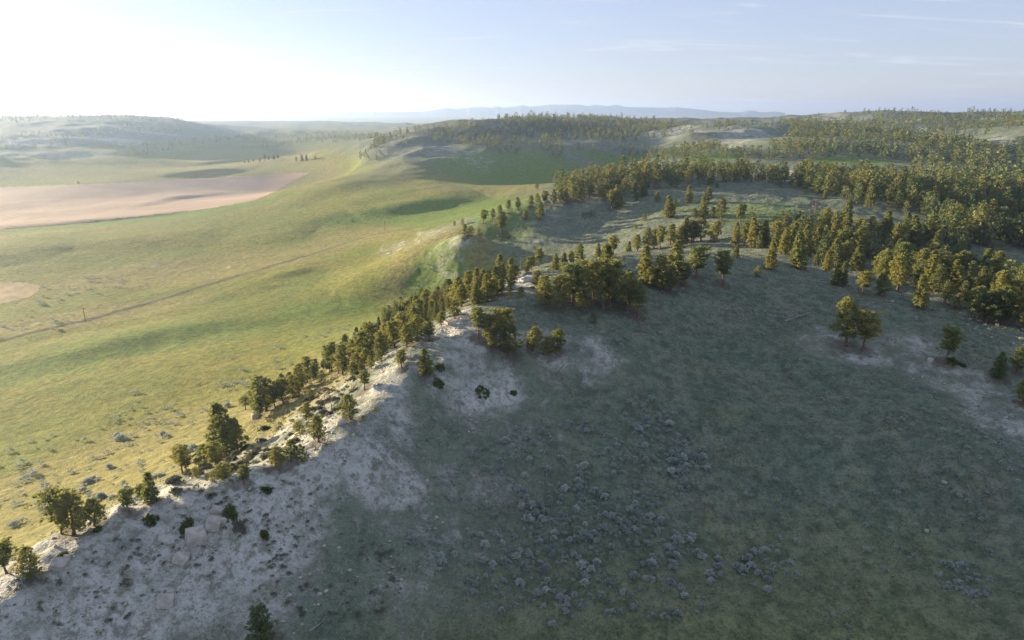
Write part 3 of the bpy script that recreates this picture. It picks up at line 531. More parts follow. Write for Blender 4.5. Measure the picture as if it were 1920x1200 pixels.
TREES = [(-144.2, 581.5, 3.1, 's', 'meadow_dots', 633), (-132.0, 582.2, 3.1, 's', 'meadow_dots', 661), (-615.4, 1013.7, 4.6, 's', 'field_dot', 147), (-60.5, 72.4, 4.7, 'o', 'near_crest', 13), (-55.1, 69.5, 4.4, 'r', 'near_crest', 62),
 (-57.7, 78.9, 6.7, 'o', 'near_crest', 117), (-55.4, 77.8, 6.4, 'r', 'near_crest', 139), (-53.1, 78.5, 4.3, 'r', 'near_crest', 176), (-49.6, 80.9, 3.9, 'o', 'near_crest', 246), (-50.2, 85.6, 3.0, 'r', 'near_crest', 274),
 (-48.4, 83.7, 4.7, 'c', 'near_crest', 284), (-58.6, 112.6, 5.7, 'o', 'gully_left', 343), (-56.5, 110.2, 5.6, 'o', 'gully_left', 352), (-54.5, 112.3, 4.9, 'r', 'gully_left', 384), (-43.5, 94.0, 4.8, 'o', 'gully_left', 410),
 (-58.2, 129.0, 11.7, 'c', 'gully_left', 421), (-54.9, 128.0, 7.6, 'r', 'gully_left', 447), (-40.0, 88.4, 2.3, 's', 'gully_left', 424), (-41.5, 87.4, 1.5, 's', 'gully_left', 398), (-46.3, 92.5, 1.6, 's', 'gully_left', 367),
 (-40.9, 88.4, 2.3, 's', 'gully_left', 412), (-36.9, 86.5, 3.1, 'o', 'gully_left', 456), (-60.1, 153.8, 6.0, 'r', 'gully_right', 485), (-72.4, 176.6, 4.1, 'o', 'gully_right', 460), (-65.1, 164.5, 5.0, 'r', 'gully_right', 478),
 (-59.5, 157.6, 9.8, 'r', 'gully_right', 500), (-55.1, 157.6, 6.9, 'r', 'gully_right', 532), (-57.3, 157.6, 6.1, 'o', 'gully_right', 516), (-53.2, 158.3, 6.4, 'r', 'gully_right', 548), (-45.1, 146.3, 2.6, 's', 'gully_right', 582),
 (-38.7, 121.8, 3.7, 'r', 'gully_right', 574), (-34.7, 105.3, 2.8, 's', 'gully_right', 562), (-29.0, 96.4, 4.4, 'r', 'gully_right', 598), (-33.7, 90.4, 3.4, 'r', 'gully_right', 516), (-31.5, 90.9, 3.6, 'r', 'gully_right', 547),
 (-30.0, 91.2, 2.7, 's', 'gully_right', 568), (-52.5, 162.7, 6.7, 'r', 'crest_low', 563), (-55.8, 179.4, 7.8, 'r', 'crest_low', 576), (-47.7, 165.2, 3.6, 's', 'crest_low', 604), (-47.0, 172.5, 8.0, 'o', 'crest_low', 622),
 (-43.7, 167.0, 5.7, 'r', 'crest_low', 636), (-41.6, 162.4, 8.1, 'r', 'crest_low', 643), (-32.5, 134.6, 3.4, 'r', 'crest_low', 661), (-40.3, 168.8, 7.2, 'o', 'crest_low', 663), (-30.6, 137.4, 4.1, 'r', 'crest_low', 683),
 (-26.6, 125.4, 2.8, 'r', 'crest_low', 697), (-34.7, 164.7, 8.7, 'o', 'crest_low', 697), (-28.6, 144.7, 4.2, 'r', 'crest_low', 713), (-30.2, 160.0, 6.7, 'r', 'crest_low', 724), (-31.5, 135.6, 4.2, 'r', 'crest_low', 672),
 (-25.5, 127.5, 2.8, 's', 'crest_low', 711), (-19.7, 118.4, 3.7, 'r', 'crest_face', 753), (-15.1, 116.6, 5.0, 'c', 'crest_face', 800), (-26.0, 115.6, 3.9, 'o', 'crest_face', 683), (-25.7, 102.9, 4.4, 'r', 'crest_face', 657),
 (-23.6, 102.5, 0.9, 's', 'crest_face', 680), (-22.2, 105.3, 0.9, 's', 'crest_face', 703), (-23.9, 136.3, 6.0, 'r', 'crest_high', 740), (-20.2, 128.2, 4.6, 'r', 'crest_high', 763), (-28.2, 170.5, 7.1, 'o', 'crest_high', 752),
 (-18.7, 132.7, 4.8, 'r', 'crest_high', 783), (-16.0, 130.2, 4.1, 'o', 'crest_high', 806), (-19.4, 130.3, 4.4, 'r', 'crest_high', 773), (-32.6, 217.8, 7.1, 'r', 'crest_high', 770), (-25.1, 181.5, 6.4, 'r', 'crest_high', 785),
 (-25.2, 196.7, 7.4, 'r', 'crest_high', 797), (-21.9, 192.0, 5.8, 'r', 'crest_high', 815), (-17.7, 188.3, 5.5, 'r', 'crest_high', 840), (-14.6, 138.7, 3.0, 'r', 'crest_high', 827), (-11.8, 139.6, 4.1, 'r', 'crest_high', 853),
 (-34.9, 219.0, 6.8, 'r', 'crest_high', 758), (-11.8, 181.4, 6.0, 'r', 'crest_top', 877), (-7.8, 146.9, 4.8, 'c', 'crest_top', 892), (-8.3, 184.1, 5.5, 'r', 'crest_top', 902), (-5.5, 148.3, 6.2, 'c', 'crest_top', 913),
 (-3.2, 153.4, 6.7, 'c', 'crest_top', 933), (-2.2, 151.4, 4.0, 'r', 'crest_top', 941), (-0.7, 177.3, 5.8, 'c', 'crest_top', 955), (1.0, 177.8, 3.4, 'r', 'crest_top', 967), (3.8, 176.7, 3.1, 'r', 'crest_top', 988),
 (-11.2, 151.4, 5.2, 'r', 'crest_top', 866), (-4.2, 149.8, 4.8, 'r', 'crest_top', 924), (2.0, 148.4, 2.3, 's', 'crest_top', 977), (-0.4, 149.7, 1.6, 's', 'crest_top', 957), (-6.4, 127.7, 6.6, 'o', 'peak_group', 897),
 (-4.4, 127.4, 5.6, 'r', 'peak_group', 917), (-2.3, 126.8, 7.7, 'o', 'peak_group', 937), (-0.3, 125.6, 6.2, 'r', 'peak_group', 957), (-3.4, 125.7, 4.2, 'r', 'peak_group', 926), (4.0, 128.0, 5.0, 'r', 'peak_group', 999),
 (8.5, 128.8, 5.0, 'r', 'peak_group', 1042), (6.9, 128.0, 3.9, 'r', 'peak_group', 1027), (7.6, 196.4, 5.6, 'r', 'ridge_sky', 1010), (5.4, 188.3, 3.9, 'r', 'ridge_sky', 997), (10.9, 176.1, 4.3, 'c', 'ridge_sky', 1040),
 (13.7, 181.7, 3.6, 'c', 'ridge_sky', 1058), (15.7, 181.2, 3.7, 'r', 'ridge_sky', 1072), (17.7, 178.8, 5.6, 'r', 'ridge_sky', 1088), (23.2, 186.5, 3.8, 'c', 'ridge_sky', 1122), (25.6, 186.8, 3.8, 'r', 'ridge_sky', 1138),
 (28.4, 193.7, 5.8, 'r', 'ridge_sky', 1151), (35.5, 212.2, 3.5, 'c', 'ridge_sky', 1178), (29.0, 180.9, 1.4, 's', 'ridge_sky', 1168), (5.4, 154.7, 4.0, 'r', 'big_clump', 1005), (7.0, 143.5, 7.0, 'r', 'big_clump', 1022),
 (9.8, 143.6, 7.5, 'r', 'big_clump', 1047), (12.9, 146.1, 9.3, 'o', 'big_clump', 1073), (15.4, 145.1, 9.0, 'r', 'big_clump', 1095), (14.3, 143.7, 3.0, 's', 'big_clump', 1087), (17.7, 148.1, 10.1, 'o', 'big_clump', 1112),
 (19.7, 147.2, 9.8, 'r', 'big_clump', 1130), (21.5, 149.6, 11.2, 'r', 'big_clump', 1143), (25.2, 147.7, 8.0, 'r', 'big_clump', 1177), (27.4, 146.7, 7.7, 'r', 'big_clump', 1197), (16.9, 139.4, 2.5, 's', 'big_clump', 1113),
 (32.0, 164.9, 9.2, 'c', 'second_clump', 1210), (35.2, 163.2, 7.8, 'r', 'second_clump', 1237), (39.6, 169.1, 10.0, 'c', 'second_clump', 1262), (37.4, 161.4, 6.5, 'r', 'second_clump', 1257),
 (41.8, 166.8, 5.3, 'r', 'second_clump', 1282), (32.8, 162.3, 4.9, 'r', 'second_clump', 1220), (36.0, 161.3, 5.7, 'r', 'second_clump', 1246), (42.4, 167.7, 5.6, 'r', 'second_clump', 1285),
 (53.0, 293.8, 7.3, 'r', 'ridge_row', 1195), (56.6, 292.0, 9.3, 'r', 'ridge_row', 1213), (59.1, 289.9, 8.6, 'r', 'ridge_row', 1226), (60.8, 286.1, 10.3, 'r', 'ridge_row', 1237), (66.7, 293.7, 8.9, 'r', 'ridge_row', 1257),
 (68.0, 286.5, 8.0, 'r', 'ridge_row', 1270), (71.7, 292.1, 9.5, 'c', 'ridge_row', 1281), (72.7, 293.7, 10.9, 'c', 'ridge_row', 1284), (75.1, 292.7, 8.8, 'r', 'ridge_row', 1296), (75.9, 292.0, 9.5, 'r', 'ridge_row', 1300),
 (78.5, 290.2, 9.7, 'r', 'ridge_row', 1314), (81.9, 284.1, 9.0, 'r', 'ridge_row', 1337), (46.4, 173.5, 8.4, 'o', 'pair', 1305), (52.8, 171.4, 9.0, 'r', 'pair', 1356), (63.6, 196.9, 3.9, 'c', 'pair', 1380),
 (64.4, 180.6, 3.1, 's', 'pair', 1420), (86.9, 272.1, 9.7, 'c', 'plateau_left', 1377), (90.8, 272.8, 9.1, 'r', 'plateau_left', 1395), (91.9, 265.1, 11.5, 'c', 'plateau_left', 1413), (93.8, 263.3, 9.0, 'r', 'plateau_left', 1425),
 (95.3, 263.1, 10.8, 'c', 'plateau_left', 1433), (104.5, 276.5, 7.7, 'r', 'plateau_left', 1455), (95.4, 252.4, 8.5, 'c', 'plateau_left', 1453), (95.8, 244.5, 9.2, 'c', 'plateau_left', 1470),
 (70.2, 188.2, 7.4, 'c', 'plateau_left', 1443), (103.2, 256.4, 10.4, 'c', 'plateau_left', 1485), (82.3, 198.3, 11.1, 'c', 'plateau_left', 1497), (103.8, 245.7, 10.9, 'c', 'plateau_left', 1510),
 (114.3, 261.5, 8.7, 'c', 'plateau_mid', 1530), (121.5, 263.2, 11.5, 'c', 'plateau_mid', 1562), (123.0, 276.3, 11.5, 'r', 'plateau_mid', 1543), (108.9, 234.3, 8.6, 'c', 'plateau_mid', 1563),
 (113.5, 235.6, 7.9, 'r', 'plateau_mid', 1585), (100.0, 227.4, 3.8, 'c', 'plateau_mid', 1530), (93.5, 205.0, 6.1, 'c', 'plateau_mid', 1550), (84.6, 179.9, 5.7, 'c', 'plateau_mid', 1565),
 (86.8, 180.0, 6.4, 'c', 'plateau_mid', 1580), (111.9, 223.3, 8.6, 'c', 'plateau_mid', 1608), (88.9, 173.2, 6.1, 'r', 'plateau_mid', 1618), (93.2, 173.0, 5.8, 'r', 'plateau_mid', 1650),
 (132.8, 278.0, 10.7, 'c', 'plateau_mid', 1586), (102.1, 181.1, 9.8, 'r', 'plateau_right', 1683), (133.4, 247.3, 7.4, 'r', 'plateau_right', 1660), (140.7, 249.3, 7.0, 'r', 'plateau_right', 1692),
 (98.8, 164.5, 8.5, 'c', 'plateau_right', 1725), (143.8, 235.9, 8.6, 'c', 'plateau_right', 1747), (137.3, 219.7, 8.9, 'r', 'plateau_right', 1765), (142.8, 242.2, 8.0, 'r', 'plateau_right', 1723),
 (148.3, 229.7, 8.9, 'r', 'plateau_right', 1792), (107.4, 168.8, 6.0, 'r', 'plateau_right', 1772), (119.0, 180.2, 5.6, 'r', 'plateau_right', 1805), (108.3, 165.6, 3.1, 's', 'plateau_right', 1793),
 (111.3, 165.7, 4.5, 'r', 'plateau_right', 1815), (117.6, 192.4, 6.1, 'r', 'plateau_right', 1745), (123.9, 215.9, 6.8, 'r', 'plateau_right', 1700), (109.3, 158.6, 8.2, 'r', 'right_edge', 1833),
 (113.3, 157.6, 9.0, 'r', 'right_edge', 1870), (115.3, 161.2, 11.5, 'c', 'right_edge', 1868), (119.4, 159.6, 10.4, 'r', 'right_edge', 1908), (118.8, 181.6, 5.4, 'r', 'right_edge', 1798),
 (116.6, 153.7, 7.8, 'r', 'right_edge', 1918), (120.6, 172.8, 6.9, 'r', 'right_edge', 1850), (123.4, 168.9, 7.5, 'r', 'right_edge', 1890), (120.5, 177.5, 6.2, 'r', 'right_edge', 1828), (110.6, 157.4, 7.4, 'r', 'right_edge', 1850),
 (115.0, 156.5, 7.9, 'r', 'right_edge', 1890), (72.0, 144.0, 11.5, 'r', 'lone_right', 1587), (74.7, 142.3, 9.0, 'r', 'lone_right', 1617), (89.4, 137.7, 8.3, 'r', 'lone_right', 1768), (97.2, 131.8, 5.6, 'c', 'lone_right', 1872),
 (101.8, 133.6, 5.6, 'r', 'lone_right', 1905), (95.2, 121.6, 4.8, 'r', 'lone_right', 1918), (-28.5, 67.7, 6.2, 'r', 'front', 500), (-32.8, 399.6, 2.8, 's', 'spur_nose', 852), (-27.3, 387.2, 3.6, 's', 'spur_nose', 867),
 (-22.8, 340.2, 6.6, 'r', 'spur_nose', 872), (-20.3, 342.1, 5.0, 's', 'spur_nose', 882), (-17.3, 365.1, 3.9, 's', 'spur_nose', 898), (-15.1, 376.1, 7.5, 'r', 'spur_nose', 907), (-10.6, 377.7, 5.8, 'r', 'spur_nose', 923),
 (-5.5, 363.9, 12.6, 'r', 'spur_nose', 940), (-6.4, 382.2, 5.0, 'r', 'spur_nose', 938), (-2.0, 387.2, 5.6, 'r', 'spur_nose', 953), (3.5, 384.9, 7.0, 'r', 'spur_nose', 972), (10.2, 387.7, 6.8, 'r', 'spur_nose', 995),
 (7.0, 371.5, 5.4, 'r', 'spur_row', 985), (14.6, 371.2, 9.4, 'r', 'spur_row', 1012), (18.2, 389.9, 8.0, 'r', 'spur_row', 1022), (14.7, 390.7, 6.5, 'r', 'spur_row', 1010), (22.9, 390.4, 8.0, 'r', 'spur_row', 1038),
 (26.5, 390.9, 7.7, 'r', 'spur_row', 1050), (29.8, 388.7, 8.2, 'r', 'spur_row', 1062), (43.4, 701.1, 13.1, 'c', 'spur_row', 1043), (46.5, 668.8, 9.5, 'r', 'spur_row', 1053), (33.8, 391.2, 8.9, 'r', 'spur_row', 1075),
 (38.1, 389.3, 8.3, 'r', 'spur_row', 1090), (42.8, 392.7, 7.7, 'r', 'spur_row', 1105), (23.3, 662.3, 6.0, 'r', 'lone_plain', 1007), (53.6, 378.3, 10.6, 'r', 'clearing_left', 1148), (57.2, 379.6, 12.1, 'c', 'clearing_left', 1160),
 (50.4, 390.1, 7.4, 'r', 'clearing_left', 1132), (68.5, 397.8, 7.5, 'r', 'clearing_left', 1190), (71.6, 389.3, 9.1, 'c', 'clearing_left', 1205), (67.4, 384.9, 5.2, 'r', 'clearing_left', 1193),
 (76.6, 374.4, 5.4, 'r', 'clearing_left', 1232), (75.2, 340.4, 10.7, 'c', 'clearing_left', 1252), (79.5, 347.6, 6.4, 'r', 'clearing_left', 1263), (59.4, 336.6, 2.6, 's', 'clearing_left', 1192),
 (65.2, 347.1, 3.7, 's', 'clearing_left', 1208), (90.1, 361.0, 8.7, 'c', 'clearing', 1292), (98.0, 354.9, 8.1, 'r', 'clearing', 1327), (88.7, 327.5, 10.3, 'c', 'clearing', 1318), (85.4, 329.1, 4.8, 'r', 'clearing', 1303),
 (92.3, 323.4, 5.4, 'r', 'clearing', 1337), (94.2, 316.3, 10.2, 'r', 'clearing', 1353), (99.9, 306.1, 10.1, 'r', 'clearing', 1390), (113.4, 394.1, 3.0, 's', 'clearing', 1345), (154.4, 351.3, 4.2, 'c', 'clearing', 1545),
 (152.2, 369.9, 2.2, 's', 'clearing', 1509), (119.6, 292.7, 7.2, 'c', 'clearing_low', 1498), (119.3, 282.0, 8.3, 'r', 'clearing_low', 1515), (129.8, 290.6, 8.9, 'r', 'clearing_low', 1548),
 (136.9, 296.9, 6.4, 'r', 'clearing_low', 1567), (140.3, 296.0, 11.3, 'c', 'clearing_low', 1584), (138.9, 280.2, 7.8, 'r', 'clearing_low', 1610), (143.9, 280.9, 7.8, 'r', 'clearing_low', 1632),
 (149.4, 278.6, 10.7, 'c', 'clearing_low', 1663), (161.3, 286.4, 8.1, 'c', 'clearing_low', 1700), (166.1, 280.5, 6.5, 'r', 'clearing_low', 1737), (143.3, 273.9, 7.6, 'r', 'clearing_low', 1645),
 (149.3, 271.1, 8.4, 'r', 'clearing_low', 1680), (-497.9, 1341.9, 5.0, 's', 'far_pasture', 459), (-487.7, 1333.0, 6.9, 'r', 'far_pasture', 466), (-477.8, 1333.3, 6.9, 'r', 'far_pasture', 476),
 (-466.8, 1333.2, 8.9, 'r', 'far_pasture', 487), (-463.9, 1351.0, 14.0, 'r', 'far_pasture', 496), (-457.3, 1355.5, 10.0, 'r', 'far_pasture', 504), (-455.7, 1378.7, 11.2, 'c', 'far_pasture', 513),
 (-445.5, 1372.6, 10.2, 'r', 'far_pasture', 521), (-380.3, 1271.8, 8.5, 'r', 'far_pasture', 556), (-368.0, 1262.1, 12.2, 'c', 'far_pasture', 566), (-356.9, 1253.0, 11.1, 'c', 'far_pasture', 575),
 (-337.9, 1238.2, 6.4, 's', 'far_pasture', 591)]
DEAD = [(-35.1, 121.4, 4.8, 'reddish bare dead pine standing among the trees of the sunny flank'), (2.2, 179.3, 4.8, 'bare grey dead pine on the ridge skyline among green pines'),
 (134.6, 313.5, 7.2, 'reddish dead pine standing on the green clearing'), (65.3, 438.4, 6.2, 'bleached white dead pine in the golden wood')]
FORESTS = [('hill_left',
  [(-248, 1135), (-243, 1137), (-238, 1141), (-234, 1148), (-230, 1156), (-223, 1158), (-218, 1163), (-214, 1179), (-210, 1191), (-188, 1094), (-179, 1069), (-172, 1055), (-165, 1038), (-172, 1033), (-179, 1030), (-187, 1029),
   (-195, 1029), (-205, 1042), (-216, 1055), (-235, 1109)],
  10, 8.5),
 ('crest_fill',
  [(-61, 155), (-61, 160), (-63, 168), (-66, 182), (-66, 190), (-65, 193), (-63, 199), (-62, 202), (-59, 205), (-57, 209), (-54, 212), (-52, 216), (-49, 221), (-48, 229), (-50, 253), (-54, 296), (-53, 309), (-48, 315), (-43, 318),
   (-38, 320), (-32, 321), (-29, 318), (-26, 315), (-23, 313), (-13, 215), (-12, 189), (-12, 176), (-12, 158), (-12, 151), (-13, 144), (-14, 144), (-16, 142), (-17, 140), (-18, 138), (-18, 133), (-19, 131), (-20, 127), (-21, 125),
   (-23, 125), (-24, 125), (-26, 125), (-27, 125), (-30, 131), (-33, 136), (-36, 137), (-40, 146), (-42, 149), (-44, 148), (-46, 150), (-47, 150), (-49, 149), (-50, 149), (-51, 148), (-54, 150), (-56, 151), (-58, 153)],
  5.3, 5.6),
 ('peak_fill',
  [(-13, 177), (-11, 178), (-9, 178), (-7, 178), (-6, 178), (-4, 178), (-3, 178), (-1, 178), (0, 179), (0, 172), (0, 161), (0, 157), (-1, 152), (-2, 150), (-3, 148), (-5, 146), (-6, 144), (-7, 146), (-9, 151), (-10, 157)], 4.6,
  6.4),
 ('clump_fill',
  [(6, 152), (8, 153), (10, 154), (13, 157), (15, 159), (18, 159), (21, 159), (24, 159), (27, 159), (27, 156), (27, 153), (27, 151), (27, 148), (25, 147), (23, 146), (20, 145), (18, 144), (15, 143), (13, 143), (10, 143), (8, 143),
   (7, 145), (7, 147), (6, 149)],
  5.0, 8.5),
 ('stand',
  [(134, 256), (136, 253), (139, 251), (142, 249), (144, 245), (146, 243), (149, 242), (150, 239), (152, 237), (165, 226), (170, 208), (171, 189), (177, 178), (172, 172), (167, 167), (160, 160), (154, 153), (146, 157), (137, 160),
   (127, 162), (113, 160), (113, 163), (112, 166), (111, 168), (111, 173), (112, 179), (112, 185), (114, 192), (113, 196), (110, 194), (107, 194), (105, 194), (102, 193), (112, 213), (123, 235), (129, 246)],
  5.6, 8.8),
 ('plateau_fill',
  [(92, 292), (97, 288), (101, 283), (105, 278), (109, 274), (114, 270), (119, 269), (125, 267), (130, 265), (129, 260), (128, 255), (125, 246), (123, 240), (117, 234), (113, 231), (108, 228), (105, 226), (103, 230), (102, 236),
   (101, 243), (100, 251), (97, 255), (93, 257), (90, 265), (87, 271), (89, 277), (90, 282), (91, 286)],
  6.5, 9.0),
 ('wood',
  [(41, 652), (49, 670), (66, 786), (76, 804), (95, 912), (90, 781), (97, 764), (102, 744), (109, 732), (114, 688), (120, 657), (90, 450), (94, 435), (100, 430), (107, 427), (112, 422), (118, 417), (117, 412), (116, 407),
   (115, 403), (114, 400), (111, 398), (107, 397), (103, 395), (100, 392), (96, 391), (92, 391), (88, 391), (85, 391), (83, 392), (80, 393), (78, 392), (75, 393), (73, 394), (70, 394), (68, 394), (65, 394), (61, 394), (58, 393),
   (54, 391), (50, 390), (46, 391), (43, 391), (39, 392), (35, 393), (33, 394), (32, 396), (30, 400), (28, 408), (29, 423), (30, 450), (41, 638)],
  6.5, 10.5),
 ('behind',
  [(120, 425), (131, 437), (140, 442), (151, 454), (159, 453), (163, 450), (165, 440), (169, 434), (173, 429), (176, 420), (180, 413), (186, 409), (190, 403), (177, 375), (170, 358), (166, 346), (163, 339), (162, 341), (160, 344),
   (159, 346), (158, 350), (156, 355), (155, 362), (155, 374), (152, 377), (150, 381), (148, 388), (145, 392), (142, 394), (135, 395), (129, 398), (124, 401), (118, 405), (119, 410), (119, 413), (119, 419)],
  6.5, 10.0),
 ('right',
  [(190, 403), (197, 403), (206, 408), (216, 414), (230, 427), (241, 429), (249, 426), (258, 425), (280, 444), (322, 453), (356, 449), (393, 450), (427, 448), (375, 391), (334, 347), (303, 313), (262, 269), (240, 266), (218, 263),
   (199, 263), (180, 264), (179, 268), (178, 273), (178, 278), (177, 284), (178, 290), (178, 297), (179, 305), (179, 312), (177, 314), (175, 318), (173, 321), (172, 325), (169, 328), (166, 329), (164, 332), (161, 335), (164, 341),
   (168, 353), (176, 372)],
  6.0, 11.0),
 ('draw',
  [(96, 300), (102, 300), (106, 298), (112, 297), (117, 296), (121, 290), (126, 286), (131, 282), (136, 279), (143, 280), (149, 279), (155, 279), (163, 281), (166, 280), (171, 280), (176, 281), (180, 281), (201, 277), (221, 274),
   (241, 271), (259, 266), (252, 258), (243, 248), (234, 239), (228, 233), (215, 240), (202, 249), (187, 257), (169, 262), (166, 257), (164, 253), (160, 247), (156, 241), (151, 239), (146, 239), (142, 239), (136, 237), (134, 242),
   (131, 246), (128, 251), (126, 256), (123, 260), (119, 262), (115, 267), (112, 271), (108, 274), (105, 280), (101, 285), (98, 291), (97, 293), (97, 296), (96, 298)],
  6.5, 9.5),
 ('band1',
  [(139, 668), (151, 665), (164, 669), (178, 676), (190, 675), (199, 660), (209, 649), (216, 629), (224, 616), (231, 606), (232, 584), (244, 589), (252, 584), (240, 542), (240, 528), (225, 484), (222, 466), (209, 444), (198, 428),
   (193, 425), (186, 414), (184, 430), (178, 437), (188, 489), (203, 557), (185, 537), (180, 557), (143, 472), (125, 442), (116, 436), (108, 435), (101, 435), (94, 438), (136, 638), (138, 649), (138, 658)],
  9, 10.0),
 ('band2',
  [(206, 485), (230, 521), (242, 528), (254, 536), (266, 542), (277, 548), (285, 547), (293, 547), (301, 547), (308, 549), (317, 553), (326, 558), (335, 562), (370, 542), (408, 529), (440, 512), (473, 498), (460, 485), (451, 474),
   (441, 464), (427, 448), (393, 450), (356, 449), (322, 453), (280, 444), (273, 448), (268, 453), (263, 459), (256, 463), (235, 440), (218, 423), (207, 417), (195, 408), (196, 422), (195, 433), (193, 441)],
  8, 10.5),
 ('band3',
  [(77, 1047), (91, 1052), (105, 1057), (119, 1059), (133, 1062), (154, 1060), (175, 1056), (192, 1034), (209, 1011), (223, 999), (236, 984), (247, 963), (257, 945), (225, 763), (236, 745), (249, 734), (261, 722), (271, 709),
   (282, 701), (293, 694), (305, 688), (302, 681), (299, 674), (297, 669), (294, 663), (281, 667), (269, 673), (256, 678), (241, 680), (232, 692), (221, 704), (211, 720), (200, 732), (188, 734), (177, 736), (166, 741), (157, 760),
   (155, 806), (179, 1010), (165, 1018), (151, 1026), (137, 1028), (121, 1027), (106, 1027), (91, 1026), (87, 1028), (84, 1034), (80, 1040)],
  9, 10.0),
 ('band4',
  [(305, 866), (307, 819), (317, 800), (328, 783), (338, 767), (353, 755), (366, 742), (373, 718), (388, 712), (385, 683), (393, 674), (401, 666), (409, 658), (451, 644), (497, 636), (544, 632), (581, 619), (544, 578), (522, 553),
   (504, 533), (479, 506), (446, 515), (416, 529), (380, 539), (347, 555), (348, 570), (344, 579), (343, 593), (340, 603), (342, 624), (345, 647), (340, 656), (336, 668), (326, 673), (314, 675), (305, 683), (295, 689), (287, 698),
   (279, 706), (271, 717), (263, 727), (271, 755), (279, 782), (290, 818)],
  9, 10.5),
 ('band5',
  [(437, 1151), (476, 1184), (520, 1226), (559, 1255), (598, 1280), (605, 1245), (596, 1182), (601, 1149), (606, 1119), (556, 999), (554, 969), (553, 943), (554, 920), (545, 883), (484, 765), (483, 747), (474, 715), (527, 721),
   (565, 707), (622, 718), (657, 702), (650, 694), (635, 677), (591, 630), (581, 619), (545, 633), (502, 643), (454, 647), (411, 662), (403, 670), (395, 678), (387, 687), (394, 722), (380, 732), (368, 747), (355, 760), (342, 776),
   (337, 790), (331, 804), (323, 814), (321, 842), (346, 909), (415, 1089), (424, 1114)],
  9, 10.5),
 ('rim',
  [(621, 1704), (657, 1718), (697, 1741), (723, 1730), (755, 1732), (776, 1716), (799, 1706), (819, 1690), (842, 1681), (864, 1648), (896, 1634), (941, 1646), (1185, 1750), (1305, 1719), (1326, 1576), (1413, 1530), (1082, 1169),
   (773, 832), (687, 737), (665, 711), (632, 730), (614, 771), (571, 784), (579, 878), (580, 899), (577, 916), (569, 923), (560, 932), (561, 956), (560, 981), (621, 1116), (613, 1133), (611, 1169), (612, 1214), (616, 1269),
   (614, 1315), (570, 1280), (523, 1236), (479, 1193), (445, 1172), (443, 1179), (441, 1186), (559, 1519)],
  15, 11),
 ('hill',
  [(-239, 1202), (-233, 1207), (-226, 1209), (-222, 1221), (-216, 1227), (-200, 1214), (-184, 1195), (-168, 1178), (-155, 1179), (-141, 1187), (-127, 1197), (-114, 1230), (-100, 1246), (-84, 1244), (-68, 1235), (-52, 1237),
   (-36, 1249), (-18, 1269), (0, 1282), (19, 1315), (46, 1563), (73, 1532), (101, 1536), (127, 1521), (203, 1997), (197, 1643), (213, 1535), (237, 1509), (257, 1468), (279, 1443), (300, 1415), (286, 1245), (298, 1200),
   (294, 1183), (292, 1174), (290, 1168), (263, 1058), (252, 1066), (243, 1087), (235, 1115), (222, 1118), (187, 1119), (147, 1084), (112, 1065), (78, 1055), (74, 1030), (71, 1013), (68, 995), (65, 980), (49, 979), (33, 984),
   (16, 987), (0, 994), (-11, 999), (-22, 1004), (-33, 1009), (-45, 1018), (-60, 1027), (-77, 1045), (-95, 1076), (-112, 1090), (-123, 1080), (-134, 1068), (-145, 1068), (-157, 1065), (-168, 1063), (-180, 1060), (-192, 1061),
   (-205, 1068), (-209, 1078), (-223, 1146), (-228, 1159)],
  10.5, 10.5),
 ('hilltop',
  [(-28, 1279), (-14, 1583), (6, 1592), (26, 1612), (228, 1717), (248, 1663), (270, 1629), (292, 1601), (306, 1539), (324, 1505), (338, 1459), (311, 1252), (329, 1201), (413, 1381), (373, 1148), (413, 1179), (410, 1146),
   (413, 1131), (419, 1124), (423, 1111), (413, 1107), (399, 1089), (389, 1085), (380, 1080), (349, 1070), (325, 1083), (305, 1112), (293, 1177), (271, 1225), (238, 1230), (222, 1336), (183, 1314), (146, 1305), (108, 1288),
   (72, 1265), (36, 1236), (20, 1237), (5, 1237), (-11, 1232), (-27, 1234), (-27, 1244), (-28, 1258), (-28, 1268)],
  15, 11),
 ('hill_foot', [(29, 981), (40, 982), (51, 983), (62, 989), (74, 997), (76, 990), (78, 983), (80, 976), (83, 971), (69, 962), (55, 962), (42, 964), (29, 966), (29, 969), (29, 973), (29, 977)], 10, 10),
 ('outcrop',
  [(-88, 894), (-86, 915), (-83, 930), (-80, 940), (-77, 948), (-75, 949), (-73, 949), (-71, 949), (-69, 949), (-68, 941), (-66, 931), (-65, 918), (-63, 904), (-67, 899), (-71, 894), (-75, 890), (-79, 885), (-81, 887), (-83, 889),
   (-85, 891)],
  9, 9),
 ('west',
  [(-632, 2153), (-663, 2378), (-641, 2429), (-629, 2526), (-601, 2563), (-578, 2587), (-554, 2610), (-527, 2620), (-494, 2597), (-477, 2557), (-366, 1998), (-235, 1308), (-219, 1243), (-227, 1249), (-234, 1249), (-244, 1269),
   (-252, 1274), (-277, 1335), (-403, 1859), (-424, 1876), (-442, 1879), (-465, 1890), (-487, 1892), (-516, 1922), (-538, 1927), (-562, 1885), (-587, 1855), (-609, 1818), (-631, 1782), (-644, 1784), (-657, 1784), (-670, 1783),
   (-682, 1780), (-679, 1807), (-675, 1834), (-671, 1860), (-665, 1884), (-651, 1925), (-640, 1981), (-627, 2032)],
  20, 10),
 ('westline',
  [(-824, 1753), (-818, 1782), (-813, 1815), (-806, 1847), (-803, 1888), (-784, 1927), (-787, 2025), (-779, 2104), (-802, 2278), (-802, 2378), (-799, 2477), (-780, 2536), (-757, 2584), (-734, 2675), (-693, 2704), (-651, 2737),
